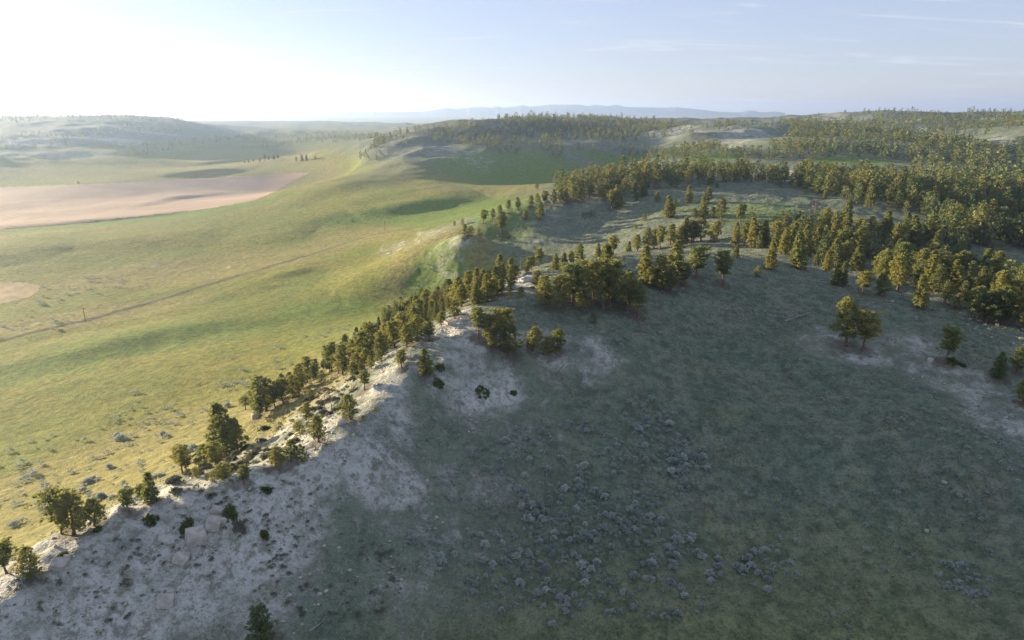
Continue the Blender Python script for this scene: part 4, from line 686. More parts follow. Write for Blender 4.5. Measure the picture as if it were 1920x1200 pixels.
   (-600, 2736), (-595, 2713), (-590, 2690), (-587, 2671), (-573, 2610), (-620, 2605), (-653, 2545), (-683, 2486), (-714, 2433), (-725, 2354), (-718, 2226), (-732, 2167), (-696, 1977), (-712, 1939), (-730, 1912), (-746, 1881),
   (-760, 1848), (-769, 1811), (-776, 1774), (-783, 1737), (-789, 1702), (-798, 1714), (-806, 1727), (-815, 1739)],
  17, 10),
 ('left1',
  [(-1054, 1497), (-1059, 1528), (-1056, 1550), (-1062, 1585), (-1088, 1651), (-1065, 1643), (-1031, 1617), (-1011, 1614), (-991, 1609), (-1003, 1671), (-998, 1704), (-1001, 1755), (-1000, 1802), (-995, 1828), (-992, 1860),
   (-984, 1885), (-993, 1943), (-962, 1938), (-934, 1938), (-921, 1968), (-901, 1987), (-882, 1947), (-866, 1914), (-854, 1890), (-834, 1848), (-858, 1853), (-893, 1882), (-914, 1880), (-929, 1868), (-920, 1797), (-929, 1763),
   (-945, 1744), (-951, 1708), (-948, 1652), (-919, 1554), (-923, 1518), (-891, 1425), (-898, 1411), (-906, 1399), (-918, 1394), (-927, 1384), (-929, 1368), (-930, 1351), (-932, 1335), (-932, 1317), (-956, 1352), (-997, 1412),
   (-1026, 1455)],
  22, 10),
 ('left2',
  [(-1382, 2407), (-1326, 2416), (-1173, 2242), (-1144, 2255), (-1123, 2287), (-1111, 2340), (-1087, 2398), (-1042, 2325), (-1012, 2285), (-1000, 2285), (-970, 2188), (-957, 2132), (-954, 2101), (-952, 2070), (-969, 2035),
   (-995, 2021), (-1026, 2018), (-1069, 2039), (-1083, 1969), (-1128, 1960), (-1172, 1950), (-1216, 1941), (-1238, 1887), (-1314, 1917), (-1371, 1917), (-1418, 1904), (-1519, 2042), (-1586, 2135), (-1659, 2235)],
  26, 10),
 ('draw_left',
  [(-757, 1368), (-758, 1393), (-765, 1433), (-836, 1592), (-837, 1625), (-833, 1659), (-831, 1700), (-832, 1750), (-827, 1789), (-816, 1763), (-806, 1739), (-794, 1713), (-784, 1690), (-786, 1661), (-787, 1629), (-786, 1596),
   (-782, 1559), (-721, 1411), (-719, 1380), (-719, 1356), (-722, 1337), (-731, 1346), (-740, 1354), (-749, 1362)],
  20, 9)]
SAGE = [('dense green shrub on the sunny side of the upper crest row', -36.7, 210.8, 13.5, 47.3, -0.172, 70, 1.3, 'flank'),
 ('small green shrub on the sunny flank below the reddish dead tree', -41.9, 120.3, 11.6, 31.3, -0.335, 90, 1.35, 'flank'),
 ('small green shrub on the sunny flank beside the broken stump', -47.3, 100.2, 7.5, 21.1, -0.441, 60, 1.3, 'flank'), ('small green shrub on the sunny flank under the crest row', -38.2, 138.1, 9.3, 32.6, -0.27, 70, 1.25, 'flank'),
 ('grey sagebrush bush in the main basin patch', 10.2, 100.9, 14.9, 10.3, 0.101, 240, 1.0, 'basin'), ('grey sagebrush bush in the dense basin strip right of the main patch', 23.7, 104.5, 5.5, 11.3, 0.223, 128, 1.0, 'basin'),
 ('grey sagebrush bush in the loose basin patch at bottom centre', 1.5, 88.5, 13.9, 10.4, 0.017, 192, 1.0, 'basin'),
 ('grey sagebrush bush in the basin patch left of the bottom right quarter', 17.0, 88.1, 13.3, 9.2, 0.191, 144, 1.0, 'basin'), ('grey sagebrush bush in the small thick basin knot', 29.6, 107.2, 3.8, 5.3, 0.27, 80, 1.0, 'basin'),
 ('grey sagebrush bush in the patch below the big pine clump', 24.7, 115.3, 4.9, 5.2, 0.211, 45, 1.0, 'basin'), ('grey sagebrush bush in the small bluish knot above the main patch', 11.8, 110.0, 3.2, 2.8, 0.107, 25, 1.0, 'basin'),
 ('grey sagebrush bush in the tight knot at the lower right corner', 65.6, 84.9, 4.7, 4.3, 0.658, 34, 1.05, 'corner'), ('grey sagebrush bush in the tight knot at the bottom edge', 37.7, 89.0, 4.4, 4.1, 0.401, 34, 1.05, 'corner'),
 ('grey sagebrush bush at the right end of the basin patches', 27.1, 91.0, 4.3, 5.5, 0.289, 54, 1.0, 'basin'), ('small sagebrush bush in the loose group at right', 68.4, 97.0, 8.1, 6.2, 0.614, 26, 0.9, 'corner'),
 ('small sagebrush bush scattered in the lower right quarter', 51.1, 91.0, 27.8, 13.3, 0.512, 70, 0.85, 'corner'), ('small sagebrush bush below the pale scarp at the right edge', 80.0, 105.3, 8.6, 8.4, 0.65, 70, 0.9, 'right'),
 ('small sagebrush bush under the pale scarp', 73.3, 121.1, 17.1, 10.3, 0.545, 60, 0.8, 'right'), ('small sagebrush bush beside the fallen grey tree', 64.0, 155.9, 7.9, 3.7, 0.389, 24, 0.9, 'upper'),
 ('small sagebrush bush at the foot of the big pine clump', 16.9, 133.0, 7.5, 4.0, 0.127, 40, 0.8, 'upper'), ('small sagebrush bush dotted on the upper shaded slope', 51.3, 146.5, 24.6, 17.2, 0.337, 70, 0.7, 'upper'),
 ('small sagebrush bush on the green shoulder at right', 105.9, 151.8, 17.3, 7.4, 0.609, 70, 0.8, 'right'), ('small sagebrush bush on the shoulder below the sunlit pines', 87.6, 175.6, 12.2, 11.3, 0.463, 40, 0.7, 'upper'),
 ('small sagebrush bush on the shaded slope below the bare peak', -11.9, 101.6, 13.0, 8.9, -0.116, 110, 0.7, 'mid'),
 ('small sagebrush bush on the lower shaded slope left of the basin', -4.7, 90.3, 12.3, 12.4, -0.052, 128, 0.8, 'mid'), ('low dark shrub low on the pale near slope', -43.1, 74.0, 16.9, 5.0, -0.528, 90, 0.75, 'near'),
 ('low dark shrub on the pale slope right of the sandstone blocks', -32.5, 81.5, 11.7, 6.0, -0.379, 90, 0.75, 'near'), ('low dark shrub on the pale slope near the bottom edge', -23.4, 77.9, 9.8, 6.0, -0.292, 90, 0.75, 'near'),
 ('low dark shrub on the pale slope at lower left', -50.3, 70.7, 9.3, 4.6, -0.618, 40, 0.75, 'near'), ('grey sagebrush bush on sunlit grass at the far lower left', -114.3, 164.4, 26.4, 29.6, -0.608, 55, 1.15, 'plain'),
 ('grey sagebrush bush on sunlit grass just above the twin pine', -108.1, 141.0, 16.3, 23.4, -0.654, 30, 1.15, 'plain'),
 ('grey sagebrush bush on sunlit grass above the near crest', -88.3, 145.7, 15.6, 29.8, -0.545, 45, 1.0, 'plain'), ('grey sagebrush bush on sunlit grass in the middle left', -101.7, 197.3, 16.2, 34.9, -0.476, 30, 1.0, 'plain'),
 ('small sagebrush bush on sunlit grass left of the lower crest row', -86.9, 224.7, 17.4, 28.6, -0.369, 25, 0.9, 'plain'),
 ('small sagebrush bush on sunlit grass left of the crest row', -62.5, 230.3, 15.2, 48.7, -0.265, 30, 0.9, 'plain'),
 ('small sagebrush bush on sunlit grass left of the upper crest row', -52.9, 257.1, 14.5, 50.8, -0.203, 25, 0.9, 'plain'), ('grey sagebrush bush by the small ripe field', -247.2, 382.0, 28.2, 36.3, -0.574, 40, 1.2, 'plain'),
 ('grey sagebrush bush beside the dirt track near the first pole', -222.3, 312.4, 17.9, 34.6, -0.619, 20, 1.2, 'plain'),
 ('grey sagebrush bush on sunlit grass left of the tall flank pine', -86.4, 200.2, 10.6, 19.7, -0.408, 12, 1.0, 'plain'), ('grey sagebrush bush on the green clearing', 121.9, 337.2, 24.6, 22.8, 0.347, 90, 1.0, 'clearing'),
 ('grey sagebrush bush at the top of the green clearing', 104.3, 365.7, 23.2, 16.2, 0.278, 60, 1.0, 'clearing'), ('grey sagebrush bush in the shaded hollow', 24.3, 354.0, 35.4, 19.2, 0.068, 90, 1.0, 'hollow'),
 ('grey sagebrush bush in the hollow left of the ridge top', -41.5, 334.9, 31.4, 10.4, -0.123, 70, 1.0, 'hollow'), ('small sagebrush bush on the spur tip', -43.2, 352.1, 21.9, 39.3, -0.122, 70, 0.9, 'nose')]
JUNIPERS = [(-46.6, 79.8, 2.42, 0.34, 'rim-lit green juniper mat left on the pale near slope'), (-41.8, 79.2, 1.97, 0.43, 'dark juniper mat left of the sandstone blocks'),
 (-37.0, 81.5, 2.24, 0.54, 'dark juniper mat above the sandstone blocks'), (-33.5, 85.8, 1.63, 0.31, 'bright green juniper mat on the pale crest'), (-35.6, 80.4, 1.78, 0.54, 'dull grey-green shrub right of the sandstone blocks'),
 (-32.5, 80.8, 1.01, 0.54, 'narrow dark shrub far right of the sandstone blocks'), (-54.1, 73.3, 1.13, 0.31, 'small juniper beside the white crest edge'),
 (-51.9, 77.2, 0.96, 0.3, 'tiny dark juniper on the crest below the twin pine'), (-70.6, 143.9, 3.46, 0.67, 'dark green juniper mat behind the broken stump'),
 (-53.6, 127.9, 2.05, 0.67, 'green juniper bush at the foot of the tall flank pine'), (-5.2, 115.8, 2.71, 0.46, 'dark juniper mat low on the slope under the bare peak'),
 (-12.9, 115.4, 2.25, 0.59, 'dark juniper mat below the conical crest pine'), (-12.9, 118.7, 1.99, 0.4, 'small dark juniper right of the conical crest pine'),
 (0.3, 117.2, 1.22, 0.33, 'small dark juniper on the pale patch under the peak'), (91.1, 137.5, 3.0, 0.62, 'bright dark-green juniper at the foot of the scarp pine'),
 (92.7, 136.7, 1.76, 0.38, 'small green juniper on the pale scarp'), (41.0, 374.0, 9.5, 1.39, 'dark juniper patch with pale rock in the hollow'), (-2.7, 358.8, 6.57, 1.15, 'dark juniper mat at the foot of the spur pine'),
 (-53.4, 140.4, 2.04, 0.49, 'juniper mat on the sunny flank')]
ROCKS = [(-38.65, 79.94, 1.66, 1.26, 'upper of two big square sandstone blocks on the pale slope'), (-40.2, 78.18, 2.28, 1.14, 'lower and larger of the two square sandstone blocks'),
 (-38.84, 82.04, 1.46, 0.49, 'flat sunlit sandstone slab above the square blocks'), (-36.93, 79.44, 0.77, 0.77, 'rounded standing sandstone boulder right of the square blocks'),
 (-37.7, 80.56, 1.0, 0.58, 'small sandstone block beside the upper square block'), (-41.08, 75.54, 1.8, 0.83, 'weathered pale boulder low on the near slope'), (-40.98, 70.46, 1.82, 0.88, 'tilted grey slab low on the near slope'),
 (-43.07, 81.92, 1.9, 0.13, 'thin white ledge along the pale crest'), (-53.32, 71.47, 1.71, 0.7, 'white crest edge block at the lower left'), (-53.18, 72.65, 0.71, 0.54, 'small white block on the crest edge'),
 (-61.63, 156.07, 2.05, 1.16, 'pale boulder under pines on the sunny flank'), (87.08, 138.31, 0.89, 0.89, 'pale boulder at the top of the right scarp'), (-26.72, 101.2, 1.34, 0.67, 'pale rock beside the round crest pine'),
 (-12.24, 134.68, 2.21, 0.37, 'pinkish sandstone ledge on the bare peak'), (-9.75, 137.22, 1.39, 0.3, 'top sandstone ledge of the bare peak'), (0.97, 156.49, 2.34, 0.43, 'pinkish sandstone ledge between the ridge-top pines'),
 (3.22, 165.6, 2.06, 0.4, 'upper pinkish ledge between the ridge-top pines'), (70.23, 102.4, 0.69, 0.35, 'lone pale stone in the dark grass at right'), (64.14, 95.37, 0.66, 0.33, 'pale stone low in the dark grass at right')]
LOGS = [(-30.46, 108.07, -30.84, 119.18, 0.3, 'thick dark fallen trunk below the reddish dead tree'), (-9.2, 112.53, -8.71, 108.98, 0.16, 'thin grey fallen trunk lying downhill below the peak'),
 (56.51, 163.21, 54.01, 156.53, 0.2, 'short bleached log standing out on the dark upper slope'), (62.59, 155.41, 70.49, 159.37, 0.18, 'long grey fallen tree with branch stubs on the upper slope'),
 (144.4, 327.15, 147.62, 319.42, 0.3, 'dark fallen trunk beside the reddish dead tree on the clearing'), (24.7, 138.24, 28.31, 139.79, 0.14, 'thin pale fallen log right of the big clump'),
 (-24.27, 70.37, -22.86, 72.42, 0.1, 'thin pale stick lying on the slope at the bottom edge'), (-29.61, 119.24, -27.7, 118.42, 0.25, 'short reddish broken log on the crest')]
POLES = [(-198.9, 314.9, 6.7, 'nearest wooden utility pole beside the dirt track'), (-93.0, 513.2, 7.8, 'wooden utility pole further along the dirt track'), (11.5, 641.1, 6.2, 'farthest utility pole near the wood')]
# ------------------------------------------------------------------ pines
def tube(pts, rad, sides=6):
    pts = np.array(pts, float); n = len(pts); d = np.gradient(pts, axis=0); d /= np.linalg.norm(d, axis=1)[:, None] + 1e-9
    up = np.where(np.abs(d[:, 2:3]) > 0.9, np.array([[1.0, 0, 0]]), np.array([[0, 0, 1.0]]))
    a = np.cross(d, up); a /= np.linalg.norm(a, axis=1)[:, None] + 1e-9; b = np.cross(d, a)
    th = np.linspace(0, 2 * math.pi, sides, endpoint=False)
    co = pts[:, None, :] + np.array(rad, float)[:, None, None] * (np.cos(th)[None, :, None] * a[:, None, :] + np.sin(th)[None, :, None] * b[:, None, :])
    q = []
    for i in range(n - 1):
        for k in range(sides): q.append((i * sides + k, i * sides + (k + 1) % sides, (i + 1) * sides + (k + 1) % sides, (i + 1) * sides + k))
    return co.reshape(-1, 3), np.array(q)
def join(parts):
    co = []; q = []; b = 0
    for c, f in parts: co.append(c); q.append(np.asarray(f) + b); b += len(c)
    return np.vstack(co), np.vstack(q)
def tufts(g, cen, rad, per, size, axis_pull=0.6, up=0.25):
    """needle tufts: slim triangles fanning out of each clump"""
    n = len(cen) * per
    c = np.repeat(cen, per, 0); R = np.repeat(rad, per)
    d = g.normal(size=(n, 3)); d /= np.linalg.norm(d, axis=1)[:, None]
    p = c + d * (R * g.random(n) ** 0.5 * 0.75)[:, None] * np.array([1, 1, 0.62])
    out = c * np.array([1, 1, 0]); out /= np.linalg.norm(out, axis=1)[:, None] + 0.05
    v = d + out * axis_pull + np.array([0, 0, up]); v /= np.linalg.norm(v, axis=1)[:, None]
    s = np.cross(v, g.normal(size=(n, 3))); s /= np.linalg.norm(s, axis=1)[:, None]
    L = (size * (0.6 + 0.8 * g.random(n)))[:, None]
    co = np.stack([p - v * L * 0.35, p + v * L * 0.65 + s * L * 0.36, p + v * L * 0.65 - s * L * 0.36], 1).reshape(-1, 3)
    return co, np.arange(n * 3).reshape(-1, 3)
def pine(kind, seed, lod=0):
    """a pine 10 m tall: (trunk+limbs coords, quads), (crown coords, tris)"""
    g = np.random.default_rng(seed); H = 10.0
    lean = g.normal(size=2) * (0.35 if kind in 'or' else 0.1)
    zz = np.linspace(0, 1, 7); bend = g.normal(size=2) * (0.4 if kind == 'o' else 0.15)
    axis = np.stack([lean[0] * zz + bend[0] * np.sin(zz * 3), lean[1] * zz + bend[1] * np.sin(zz * 3), zz * H * 0.96], 1)
    axis -= axis[0] * np.array([1, 1, 0]); axis[0, 2] = -0.35
    r0 = {'c': 0.20, 'r': 0.25, 'o': 0.24, 's': 0.12}[kind]
    parts = [tube(axis, r0 * (1 - 0.9 * zz) * np.where(zz == 0, 1.35, 1), 7 if lod == 0 else 4)]
    def ax(t): return np.array([np.interp(t, zz, axis[:, k]) for k in range(3)])
    if kind == 'c': t0, RM, n = 0.07, 2.0 + 0.5 * g.random(), 70
    elif kind == 'r': t0, RM, n = 0.10 + 0.08 * g.random(), 2.5 + 0.8 * g.random(), 56
    elif kind == 'o': t0, RM, n = 0.30 + 0.1 * g.random(), 2.3 + 0.7 * g.random(), 58
    else: t0, RM, n = 0.04, 3.4, 50
    if lod: n = int(n * (0.42 if lod == 1 else 0.17))
    lob_a = g.random(5) * 6.28; lob_s = 0.72 + 0.55 * g.random(5)
    cen = []; rad = []
    for k in range(n):
        t = t0 + (1 - t0) * ((k + g.random()) / n)
        s = (t - t0) / (1 - t0)
        if kind == 'c': prof = (1 - s) ** 0.75 * (0.55 + 0.45 * min(1, s * 7)) + 0.05
        elif kind == 'r': prof = min(1.0, (s / 0.22 + 0.1)) ** 0.6 * (1 - s) ** 0.55 * 1.12 + 0.04
        elif kind == 'o': prof = math.sqrt(max(0, 1 - ((s - 0.55) / 0.6) ** 2)) * (0.6 + 0.6 * g.random())
        else: prof = math.sqrt(max(0, 1 - ((s - 0.25) / 0.8) ** 2))
        az = k * 2.399 + g.normal() * 0.3
        lb = 1 + 0.0 if kind == 'c' else float(np.interp((az % 6.28), np.sort(lob_a), lob_s, period=6.28))
        R = RM * prof * lb * ((0.8 + 0.35 * g.random()) if kind == 'c' else (0.55 + 0.62 * g.random()))
        b0 = ax(min(0.98, t)); dr = np.array([math.cos(az), math.sin(az), 0])
        droop = -0.10 if kind == 'c' else 0.12
        tip = b0 + dr * R + np.array([0, 0, (droop + 0.15 * g.normal() * (kind != 'c')) * R])
        if lod == 0 and k % 2 == 0 and R > 0.5:
            mid = b0 * 0.5 + tip * 0.5 + np.array([0, 0, -0.06 * R]); parts.append(tube([b0 - np.array([0, 0, 0.15 * R]), mid, tip * 0.92 + b0 * 0.08], [0.055 * (1.1 - s), 0.035 * (1.1 - s), 0.012], 3))
        m = 2 if R > 1.2 else 1
        for j in range(m):
            f = 0.92 - 0.42 * j - 0.1 * g.random()
            cen.append(b0 + (tip - b0) * f + g.normal(size=3) * 0.08); rad.append((0.48 if kind == 'c' else 0.6) * (0.75 + 0.5 * g.random()) * (0.7 + 0.3 * (R / RM)))
    cen.append(ax(0.985)); rad.append(0.3)
    cen = np.array(cen); rad = np.array(rad)
    cen[:, 2] = np.maximum(cen[:, 2], 0.35)
    per, size = {0: (26, 0.42), 1: (7, 0.78), 2: (4, 1.5)}[lod]
    if lod: rad = rad * 1.15
    cr = tufts(g, cen, rad, per, size)
    tr = join(parts)
    # settle the tallest point at 10 m
    f = H / max(cr[0][:, 2].max(), 1.0)
    return (tr[0] * f, tr[1]), (cr[0] * f, cr[1])
PROTO = {}
for kind, n in (('c', 6), ('r', 10), ('o', 7), ('s', 3)):
    PROTO[kind] = []
    for i in range(n):
        (tc, tq), (cc, ct) = pine(kind, 100 * ord(kind) + i)
        PROTO[kind].append((mesh_from('pine_trunk', tc, quads=tq, mats=[M_BARK], smooth=True), mesh_from('pine_crown', cc, tris=ct, mats=[M_PINE])))
ORD = ['leftmost', 'second from left', 'third from left', 'fourth from left', 'fifth from left', 'sixth from left', 'seventh from left', 'eighth from left', 'ninth from left', 'tenth from left', 'eleventh from left', 'twelfth from left', 'thirteenth from left', 'fourteenth from left', 'fifteenth from left', 'sixteenth from left']
KINDWORD = {'c': 'conical', 'r': 'bushy', 'o': 'open-crowned', 's': 'low scrubby'}
def place_pine(x, y, h, kind, label, group, wide=1.0):
    tm, cm = PROTO[kind][rnd.randrange(len(PROTO[kind]))]
    s = h / 10.0; w = s * wide * rnd.uniform(1.05, 1.4)
    if h < 5.5: w *= 1.12
    e = link('pine_tree', None, None, (x, y, g1(x, y) - 0.05), rnd.uniform(0, 6.283), (w, w, s))
    e.rotation_euler[0] = rnd.gauss(0, 0.045); e.rotation_euler[1] = rnd.gauss(0, 0.045); e.empty_display_size = 0.5
    tag(e, label, 'tree', group)
    link('trunk', tm, e); link('crown', cm, e)
    return e
by_zone = {}
for t in TREES: by_zone.setdefault(t[4], []).append(t)
n_pine = 0
for z, L in by_zone.items():
    L.sort(key=lambda t: t[5])
    for i, (x, y, h, kind, _, px) in enumerate(L):
        where = '' if len(L) == 1 else ', ' + ORD[i]
        if kind == 'r' and rnd.random() < 0.25: kind = 'o'
        place_pine(x, y, h, kind, f'{KINDWORD[kind]} pine {ZONES[z]}{where}', 'pines ' + ZONES[z].split(',')[0]); n_pine += 1
# the woods: sown over their outlines; the nearest complete the 300 single trees, the rest is one mass
def sow(P, spacing):
    P_ = np.array(P, float); lo = P_.min(0); hi = P_.max(0)
    nx = int((hi[0] - lo[0]) / spacing) + 2; ny = int((hi[1] - lo[1]) / spacing) + 2
    gx, gy = np.meshgrid(np.arange(nx), np.arange(ny)); gx = gx.ravel() + rng.uniform(-0.48, 0.48, gx.size); gy = gy.ravel() + rng.uniform(-0.48, 0.48, gy.size)
    x = lo[0] + gx * spacing; y = lo[1] + gy * spacing
    s = inside(x, y, P); return x[s], y[s]
fx, fy, fh, fn = [], [], [], []
for name, P, sp, hh in FORESTS:
    x, y = sow(P, sp); gap = fbm(x, y, 70, 31, 2) + 0.5 * vnoise(x, y, 22, 33)
    keep = (gap > (-0.5 if sp > 5.2 else -2)) & (blobs(x, y, BARE) < 0.25 + 0.3 * rng.random(len(x)))
    x, y, gap = x[keep], y[keep], gap[keep]
    fx.append(x); fy.append(y); fn += [name] * len(x); fh.append(hh * np.clip(rng.normal(0.84, 0.26, len(x)), 0.35, 1.35))
fx = np.concatenate(fx); fy = np.concatenate(fy); fh = np.concatenate(fh)
tx = np.array([t[0] for t in TREES]); ty = np.array([t[1] for t in TREES])
ok = np.ones(len(fx), bool)
for i in range(0, len(fx), 2000):
    d = np.hypot(fx[i:i + 2000, None] - tx, fy[i:i + 2000, None] - ty).min(1); ok[i:i + 2000] = d > 2.4
fx, fy, fh = fx[ok], fy[ok], fh[ok]; fn = np.array(fn)[ok]
fr = np.hypot(fx, fy); order = np.argsort(fr); fx, fy, fh, fr, fn = fx[order], fy[order], fh[order], fr[order], fn[order]
fz = gz(fx, fy)
seen = (np.abs(np.arctan2(fx, fy)) < 0.62)
near = [i for i in np.argsort(-(fh / fr) * seen) if fn[i] in FOREST_TEXT][:max(0, 300 - n_pine)]
fcount = {}; ford = {}
for i in near: ford.setdefault(fn[i], []).append(i)
for z in ford: ford[z].sort(key=lambda i: fx[i] / fy[i])
for i in near:
    k = 'r' if rnd.random() < 0.62 else 'c'
    place_pine(float(fx[i]), float(fy[i]), float(fh[i]), k, FOREST_TEXT[fn[i]] + (', ' + ORD[ford[fn[i]].index(i)] if len(ford[fn[i]]) <= 16 else ''), 'trees like the ' + FOREST_TEXT[fn[i]])
rest = np.ones(len(fx), bool); rest[near] = False
fx, fy, fh, fr, fz = fx[rest], fy[rest], fh[rest], fr[rest], fz[rest]
def forest_mesh():
    lods = {0: [pine(k, 870 + i, 0) for i, k in enumerate('rrcrc')], 1: [pine(k, 900 + i, 1) for i, k in enumerate('rrccccrocr')], 2: [pine(k, 950 + i, 2) for i, k in enumerate('rcrccr')]}
    co = []; tri = []; tint = []; mi = []; b = 0
    for i in range(len(fx)):
        lod = 0 if fr[i] < 230 else 1 if fr[i] < 580 else 2
        (tc, tq), (cc, ct) = lods[lod][rnd.randrange(len(lods[lod]))]
        a = rnd.uniform(0, 6.283); s = fh[i] / 10; w = s * rnd.uniform(0.95, 1.35); ca, sa = math.cos(a) * w, math.sin(a) * w
        tv = rnd.random()
        for c, f, m in ((cc, ct, 0), (tc, np.concatenate([tq[:, [0, 1, 2]], tq[:, [0, 2, 3]]]), 1)):
            if m == 1 and lod == 2: continue
            if m == 1 and lod == 1: c = c[:28]; f = f[(f < 28).all(1)]
            o = np.empty(c.shape, np.float32); o[:, 0] = c[:, 0] * ca - c[:, 1] * sa + fx[i]; o[:, 1] = c[:, 0] * sa + c[:, 1] * ca + fy[i]; o[:, 2] = c[:, 2] * s + fz[i]
            co.append(o); tri.append(f + b); b += len(c); tint.append(np.full(len(c), tv, np.float32)); mi.append(np.full(len(f), m, np.int32))
    me = mesh_from('pine_forest', np.vstack(co), tris=np.vstack(tri), mats=[M_PINEF, M_BARK], mat_idx=np.concatenate(mi))
    at = me.attributes.new('tint', 'FLOAT', 'POINT'); at.data.foreach_set('value', np.concatenate(tint))
    return me
litter_shade_mask([(t[0], t[1], 0.9 + 0.36 * t[2]) for t in TREES if t[2] > 3] + [(float(fx[i]), float(fy[i]), 0.9 + 0.33 * float(fh[i])) for i in range(len(fx)) if fr[i] < 330])
fm = forest_mesh()
tag(link('pine_forest', fm), 'wooded hills of dark pines with golden tops behind the clearing', 'forest', kind='stuff')
print('PINES', n_pine, 'forest trees', len(fx), 'forest faces', len(fm.polygons))
# ------------------------------------------------------------------ dead trees, logs, stump
def dead_mesh(seed, H, mat, dense):
    g = np.random.default_rng(seed); zz = np.linspace(0, 1, 7)
    axis = np.stack([0.25 * np.sin(zz * 2.5), 0.2 * zz, zz * H], 1); axis[0, 2] = -0.3
    trunk = tube(axis, 0.022 * H * (1 - 0.88 * zz), 6); br = []
    for k in range(dense):
        t = 0.22 + 0.76 * (k + g.random()) / dense; az = k * 2.4 + g.normal() * 0.4; R = H * (0.10 + 0.24 * (1 - t) ** 0.6) * (0.7 + 0.5 * g.random())
        b0 = np.array([np.interp(t, zz, axis[:, j]) for j in range(3)]); dr = np.array([math.cos(az), math.sin(az), 0.15 + 0.25 * g.normal()])
        tip = b0 + dr * R
        br.append(tube([b0, b0 + dr * R * 0.5 + np.array([0, 0, -0.05 * R]), tip], [0.008 * H, 0.005 * H, 0.0015 * H], 3))
        for q in range(4):
            f = 0.35 + 0.6 * g.random(); p = b0 + dr * R * f; d2 = dr + g.normal(size=3) * 0.8; d2 /= np.linalg.norm(d2)
            br.append(tube([p, p + d2 * R * 0.2, p + d2 * R * 0.38 + np.array([0, 0, 0.02])], [0.004 * H, 0.0025 * H, 0.001 * H], 3))
    bm = join(br)
    return mesh_from('dead_trunk', trunk[0], quads=trunk[1], mats=[mat], smooth=True), mesh_from('dead_branches', bm[0], quads=bm[1], mats=[mat])
for i, (x, y, h, label) in enumerate(DEAD):
    e = link('dead_pine', None, None, (x, y, g1(x, y)), 0.8 * i); e.empty_display_size = 0.5
    tag(e, label, 'dead tree', 'standing dead pines')
    mat = M_DEADRED if 'reddish' in label else M_DEADGREY
    a, b = dead_mesh(40 + i, h, mat, 34 if 'reddish' in label else 20)
    link('trunk', a, e); link('branches', b, e)
for i, (x0, y0, x1, y1, r, label) in enumerate(LOGS):
    p0 = np.array([x0, y0, g1(x0, y0) + r * 0.75]); p1 = np.array([x1, y1, g1(x1, y1) + r * 0.75]); L = np.linalg.norm(p1 - p0)
    if L > 9: p1 = p0 + (p1 - p0) * 9 / L; p1[2] = g1(p1[0], p1[1]) + r * 0.75
    t = np.linspace(0, 1, 6); pts = p0 + (p1 - p0) * t[:, None]; pts[:, 2] = gz(pts[:, 0], pts[:, 1]) + r * 0.7
    pts[:, :2] += np.stack([0.15 * np.sin(t * 4 + i), 0.12 * np.cos(t * 5 + i)], -1)
    c, q = tube(pts - p0, r * (1.1 - 0.6 * t), 7)
    mat = M_LOG if 'dark' in label or 'reddish' in label else M_DEADGREY
    e = link('fallen_log', None, None, tuple(p0)); e.empty_display_size = 0.3
    tag(e, label, 'log', 'fallen logs')
    link('trunk', mesh_from('log_trunk', c, quads=q, mats=[mat], smooth=True), e)
    g = np.random.default_rng(60 + i)
    for k in range(9 if 'stubs' in label else 3):
        f = 0.25 + 0.7 * (k + g.random()) / 9; b0 = (pts[0] + (pts[-1] - pts[0]) * f) - p0; d = g.normal(size=3); d[2] = abs(d[2]); d /= np.linalg.norm(d); l_ = r * (3.5 + 4 * g.random())
        c, q = tube([b0, b0 + d * l_ * 0.6, b0 + d * l_], [r * 0.28, r * 0.2, r * 0.08], 4); link('branch_stub', mesh_from('branch_stub', c, quads=q, mats=[mat]), e)
# ------------------------------------------------------------------ junipers
def bush_mesh(seed, w, h, n, per, size, mat, name):
    g = np.random.default_rng(seed); a = g.random(n) * 6.283; r = g.random(n) ** 0.6
    cen = np.stack([np.cos(a) * r * w * 0.42, np.sin(a) * r * w * 0.42, h * (0.25 + 0.55 * (1 - r ** 2)) * (0.7 + 0.5 * g.random(n))], 1)
    c, t = tufts(g, cen, np.full(n, min(w, h * 2) * 0.22), per, size, 0.3, 0.6)
    c[:, 2] = np.maximum(c[:, 2], -0.08)
    return c, t
for i, (x, y, w, h, label) in enumerate(JUNIPERS):
    n = int(26 + 9 * w); c, t = bush_mesh(300 + i, w, h, n, 14, 0.2, M_JUN, 'juniper')
    c[:, 2] += gz(c[:, 0] + x, c[:, 1] + y) - g1(x, y)
    e = link('juniper_bush', None, None, (x, y, g1(x, y))); e.empty_display_size = 0.3
    tag(e, label, 'bush', 'juniper bushes'); m = M_SAGED if 'grey-green' in label else M_JUN
    link('foliage', mesh_from('juniper_foliage', c, tris=t, mats=[m]), e)
    g = np.random.default_rng(i); st = []
    for k in range(4):
        a = g.random() * 6.28; st.append(tube([(0, 0, -0.1), (math.cos(a) * w * 0.15, math.sin(a) * w * 0.15, 0.2), (math.cos(a) * w * 0.33, math.sin(a) * w * 0.33, 0.32)], [0.06, 0.045, 0.02], 4))
    c, q = join(st); link('stems', mesh_from('juniper_stems', c, quads=q, mats=[M_BARK]), e)
